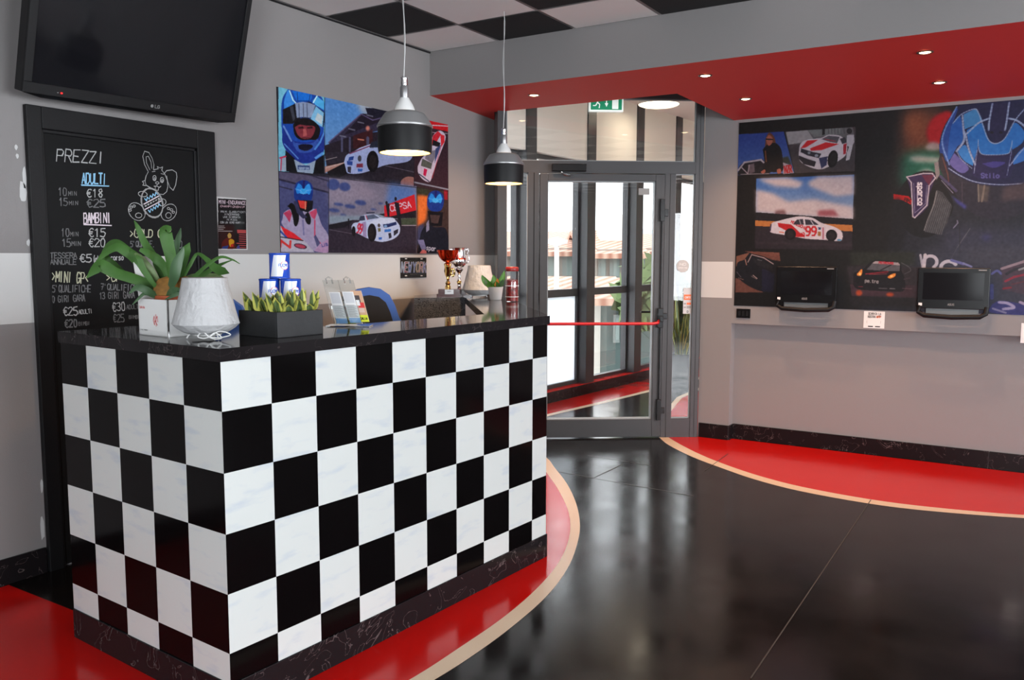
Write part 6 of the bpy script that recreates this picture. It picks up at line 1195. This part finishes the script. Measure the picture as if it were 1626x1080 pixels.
# dark coupe on brown track
c.poly(m4([(80,752),(280,760),(285,808),(240,800)]), (112,72,62)); c.poly(m4([(35,780),(110,760),(60,830),(33,840)]), (120,84,70)); c.poly(m4([(30,905),(60,915),(190,988),(28,988)]), (104,70,62)); 
for k in range(3): c.line(m4([(130,755+k*12),(285,795+k*8)]), .7, (80,52,46))
c.curve(m4([(35,880),(40,820),(80,800),(110,770),(180,780),(240,810),(258,860),(250,985),(190,985),(120,960),(60,920)]), (23,24,32)); c.line(m4([(100,815),(122,772),(190,790),(245,825)]), 1.5, (170,150,150)); c.line(m4([(85,800),(92,830)]), 1.6, (160,125,115)); c.line(m4([(130,890),(152,908)]), 1.4, (170,150,150)); c.line(m4([(120,895),(150,912)]), .8, (140,130,130)); c.poly(m4([(180,850),(250,880),(245,985),(180,980)]), (30,32,56)); c.poly(m4([(125,790),(235,830),(245,865),(150,830)]), (34,34,40)); c.line(m4([(155,800),(180,806)]), 1.2, (100,100,104)); c.line(m4([(45,905),(75,915)]), .8, (140,110,100)); c.line(m4([(36,870),(60,900)]), 1, (100,90,96))
# black car with yellow headlights
c.poly(m6([(-60,120),(560,120),(560,250),(-60,250)]), (38,42,38), 1, 2); c.poly(m6([(-100,250),(600,260),(600,440),(-60,440)]), (48,44,50), 1, 2); c.poly(m6([(-60,430),(580,440),(580,560),(-45,540)]), (64,46,56)); c.ell(*m6([(25,512)])[0], 5, 5, (170,74,40), 0, .9, 1); c.ell(*m6([(320,528)])[0], 6, 3.4, (170,74,40), 0, .9, 1)
c.curve(m6([(-30,380),(-20,320),(60,290),(130,220),(200,205),(340,210),(420,240),(430,300),(460,380),(450,490),(300,495),(50,480),(-20,450)]), (22,20,26)); c.poly(m6([(95,290),(165,215),(415,235),(410,305),(250,300)]), (86,86,92)); c.poly(m6([(150,228),(180,208),(400,222),(418,250),(300,238),(170,232)]), (150,142,146)); c.text('PETRONAS',m6([(215,232)])[0],m6([(350,238)])[0],3,.9,(160,36,50)); c.line(m6([(230,295),(330,245)]), 1.6, (30,28,34)); c.line(m6([(90,330),(300,310)]), 2, (120,30,44)); c.line(m6([(120,335),(290,330)]), 1, (140,60,70))
c.curve(m6([(5,330),(50,285),(55,320),(40,348),(10,345)]), (205,132,60)); c.curve(m6([(300,355),(330,335),(375,325),(365,355),(330,372),(300,368)]), (210,136,60)); c.ell(*m6([(34,330)])[0], 2, 2.4, (235,190,120)); c.ell(*m6([(335,352)])[0], 2.4, 1.6, (235,190,120)); c.text('pe.tra',m6([(82,408)])[0],m6([(208,418)])[0],5,1.3,(140,138,140)); c.line(m6([(430,225),(500,265),(515,300),(460,330)]), 1, (84,86,92), 1, True); c.line(m6([(20,450),(60,452)]), 1.2, (110,50,60)); c.line(m6([(215,466),(290,470)]), 1.2, (96,94,100)); c.line(m6([(320,470),(365,472)]), 1.4, (120,118,124)); c.line(m6([(455,380),(510,370)]), 2, (66,56,66)); c.line(m6([(440,468),(530,472)]), 1, (110,90,98))
c.poly(m6([(-60,545),(580,560),(620,650),(-60,640)]), (30,28,32), 1, 2)
# large white script letters and blue cloth at lower right
c.poly(m6([(600,80),(1700,60),(1700,740),(560,690)]), (56,58,72), .8, 8); c.poly(m6([(1000,100),(1700,60),(1700,250),(1100,240)]), (66,66,78), .7, 8)
c.line(m6([(610,150),(630,265)]), 3.4, (150,150,162)); c.line(m6([(655,150),(640,290)]), 5, (176,172,180)); c.line([m6([p])[0] for p in ell(705,215,62,56,0,-200,60)], 4.6, (170,168,180)); c.line([m6([p])[0] for p in ell(880,270,75,60,0,180,330)], 5, (172,170,182)); c.line(m6([(905,200),(1020,235)]), 4, (100,102,150)); c.line(m6([(1020,230),(1095,262)]), 3, (120,122,162)); c.line(m6([(1290,330),(1340,300),(1380,330)]), 3, (84,88,140), 1, True); c.line(m6([(1290,440),(1290,560)]), 5, (70,72,120)); c.curve(m6([(1290,620),(1380,585),(1596,620),(1700,640),(1700,720),(1290,700)]), (54,56,112)); c.line(m6([(1360,600),(1440,610),(1500,650),(1400,665)]), 4, (150,146,176), .9, True); c.line(m6([(1300,660),(1420,700)]), 3, (120,118,150)); c.line(m6([(1560,600),(1700,660)]), 4, (150,140,165))
c.poly(m6([(1380,270),(1596,200),(1750,150),(1750,560),(1400,480)]), (70,58,72)); c.line(m6([(1385,280),(1596,212),(1740,170)]), 4, (136,122,132)); c.line(m6([(1430,330),(1500,290),(1700,240)]), 4, (44,44,54)); c.line(m6([(1550,290),(1596,275),(1660,262)]), 3, (140,142,146)); c.line(m6([(1420,400),(1500,360),(1720,310)]), 3.4, (130,44,66)); c.line(m6([(1400,470),(1470,460)]), 3, (120,40,56)); c.line(m6([(1480,430),(1700,380)]), 2, (90,52,62))
c.noise([(1168,190),(1990,120),(1990,560),(1168,486)], 2.4, 1)
o = c.build('racing_mural', XF-.004, .0035, .95, print_mat('mural print', .5, .3)); tag(o, 'wall-wide dark racing mural with a blue helmet and cars on the far wall', 'mural')
mb = MB()
for yy in (-1.57,): mb.box((XF-.0048,yy-.0008,1.118),(XF-.0042,yy+.0008,2.576), mat('mural seam',(.03,.03,.032),.6))
mb.build('panel_seam', None); bpy.data.objects.remove(bpy.data.objects['panel_seam'])

# ---------------------------------------------------------------- small flyer and the number plate
c = Print(('y', YL), 1.441, 1.652, 1.547, 1.845, (.0016, .0016), (205,203,203)); c.k = 2.0
z7 = zf(330,300,9.82)
c.poly(z7([(150,148),(592,170),(598,935),(158,935)]), (30,26,28)); c.poly(z7([(160,560),(420,560),(420,900),(160,900)]), (54,26,26), 1, 6); c.poly(z7([(370,350),(560,380),(540,620),(420,700)]), (52,56,56), .8, 8)
c.text('MINI-ENDURANCE',z7([(165,228)])[0],z7([(583,248)])[0],5.4,.85,(225,205,215)); c.text('CHAMPIONSHIP',z7([(188,282)])[0],z7([(562,300)])[0],2.8,.6,(225,190,200),1,.2)
for t, y, xa, xb in (('I PRIMI CLASSIFICATI',368,152,590),('VINCERANNO',408,255,482),('UNA GIORNATA',450,235,500),('IN PISTA',492,285,450),('CON UN VERO KART!!!',535,190,566)): c.text(t,z7([(xa,y)])[0],z7([(xb,y+8)])[0],2.7,.5,(205,205,208))
for y in (580,606,632): c.line(z7([(162,y),(262-(y%3)*12,y)]), .9, (180,175,176))
c.line(z7([(162,658),(376,660)]), .8, (190,185,186)); c.poly(z7([(450,635),(590,640),(592,695),(455,690)]), (175,80,80))
for k in range(7): c.line(z7([(485-(40 if k in (4,6) else 0),716+k*33),(590,720+k*33)]), 1.5, (170,80,82))
c.curve(z7([(205,930),(220,830),(280,770),(330,750),(400,800),(420,870),(400,935)]), (90,28,22)); c.curve(z7([(320,800),(360,780),(405,810),(395,860),(350,905),(325,860)]), (190,140,30)); c.curve(z7([(300,720),(330,685),(362,720),(350,765),(315,765)]), (175,140,80)); c.poly(z7([(225,900),(320,880),(300,935),(215,935)]), (48,62,120)); c.poly(z7([(350,870),(390,850),(395,900),(350,905)]), (175,50,36)); c.poly(z7([(450,900),(480,870),(500,935),(445,935)]), (72,72,130))
o = c.build('race_flyer', YL-.003, .0026, 1.0, print_mat('matt print')); tag(o, 'small black and white framed race flyer right of the blackboard door', 'flyer')
c = Print(('y', YL), 3.045, 3.348, 1.352, 1.502, (.002, .002), (16,16,18)); c.k = 2.2
zP = zf(620,380,6.254)
for i, ch in enumerate('NEW YORK'):
    if ch == ' ': continue
    x = 101+(i if i < 3 else i-.75)*35; col = [(120,140,165),(130,60,60),(90,110,160),0,(80,110,170),(150,130,90),(150,110,110),(90,100,160)][i]
    c.text(ch, zP([(x,324)])[0], zP([(x+26,326)])[0], 15, 3.2, (205,205,210)); c.text(ch, zP([(x,324)])[0], zP([(x+26,326)])[0], 15, 1.7, col)
for x, y in ((148,193),(303,195),(148,362),(303,362)): c.line(zP([(x-8,y),(x+8,y)]), 1.6, (235,232,228))
c.line(zP([(100,216),(350,218)]), .5, (90,88,70)); c.line(zP([(190,347),(260,347)]), .5, (150,150,150)); c.line(zP([(98,330),(350,334)]), .6, (40,60,110))
o = c.build('number_plate', YL-.006, .005, 1.0, print_mat('gloss print', .2, .5)); tag(o, 'small black souvenir number plate reading New York on the white stripe', 'number plate')

for o in scene.objects:
    if '_w' in o.keys(): del o['_w']
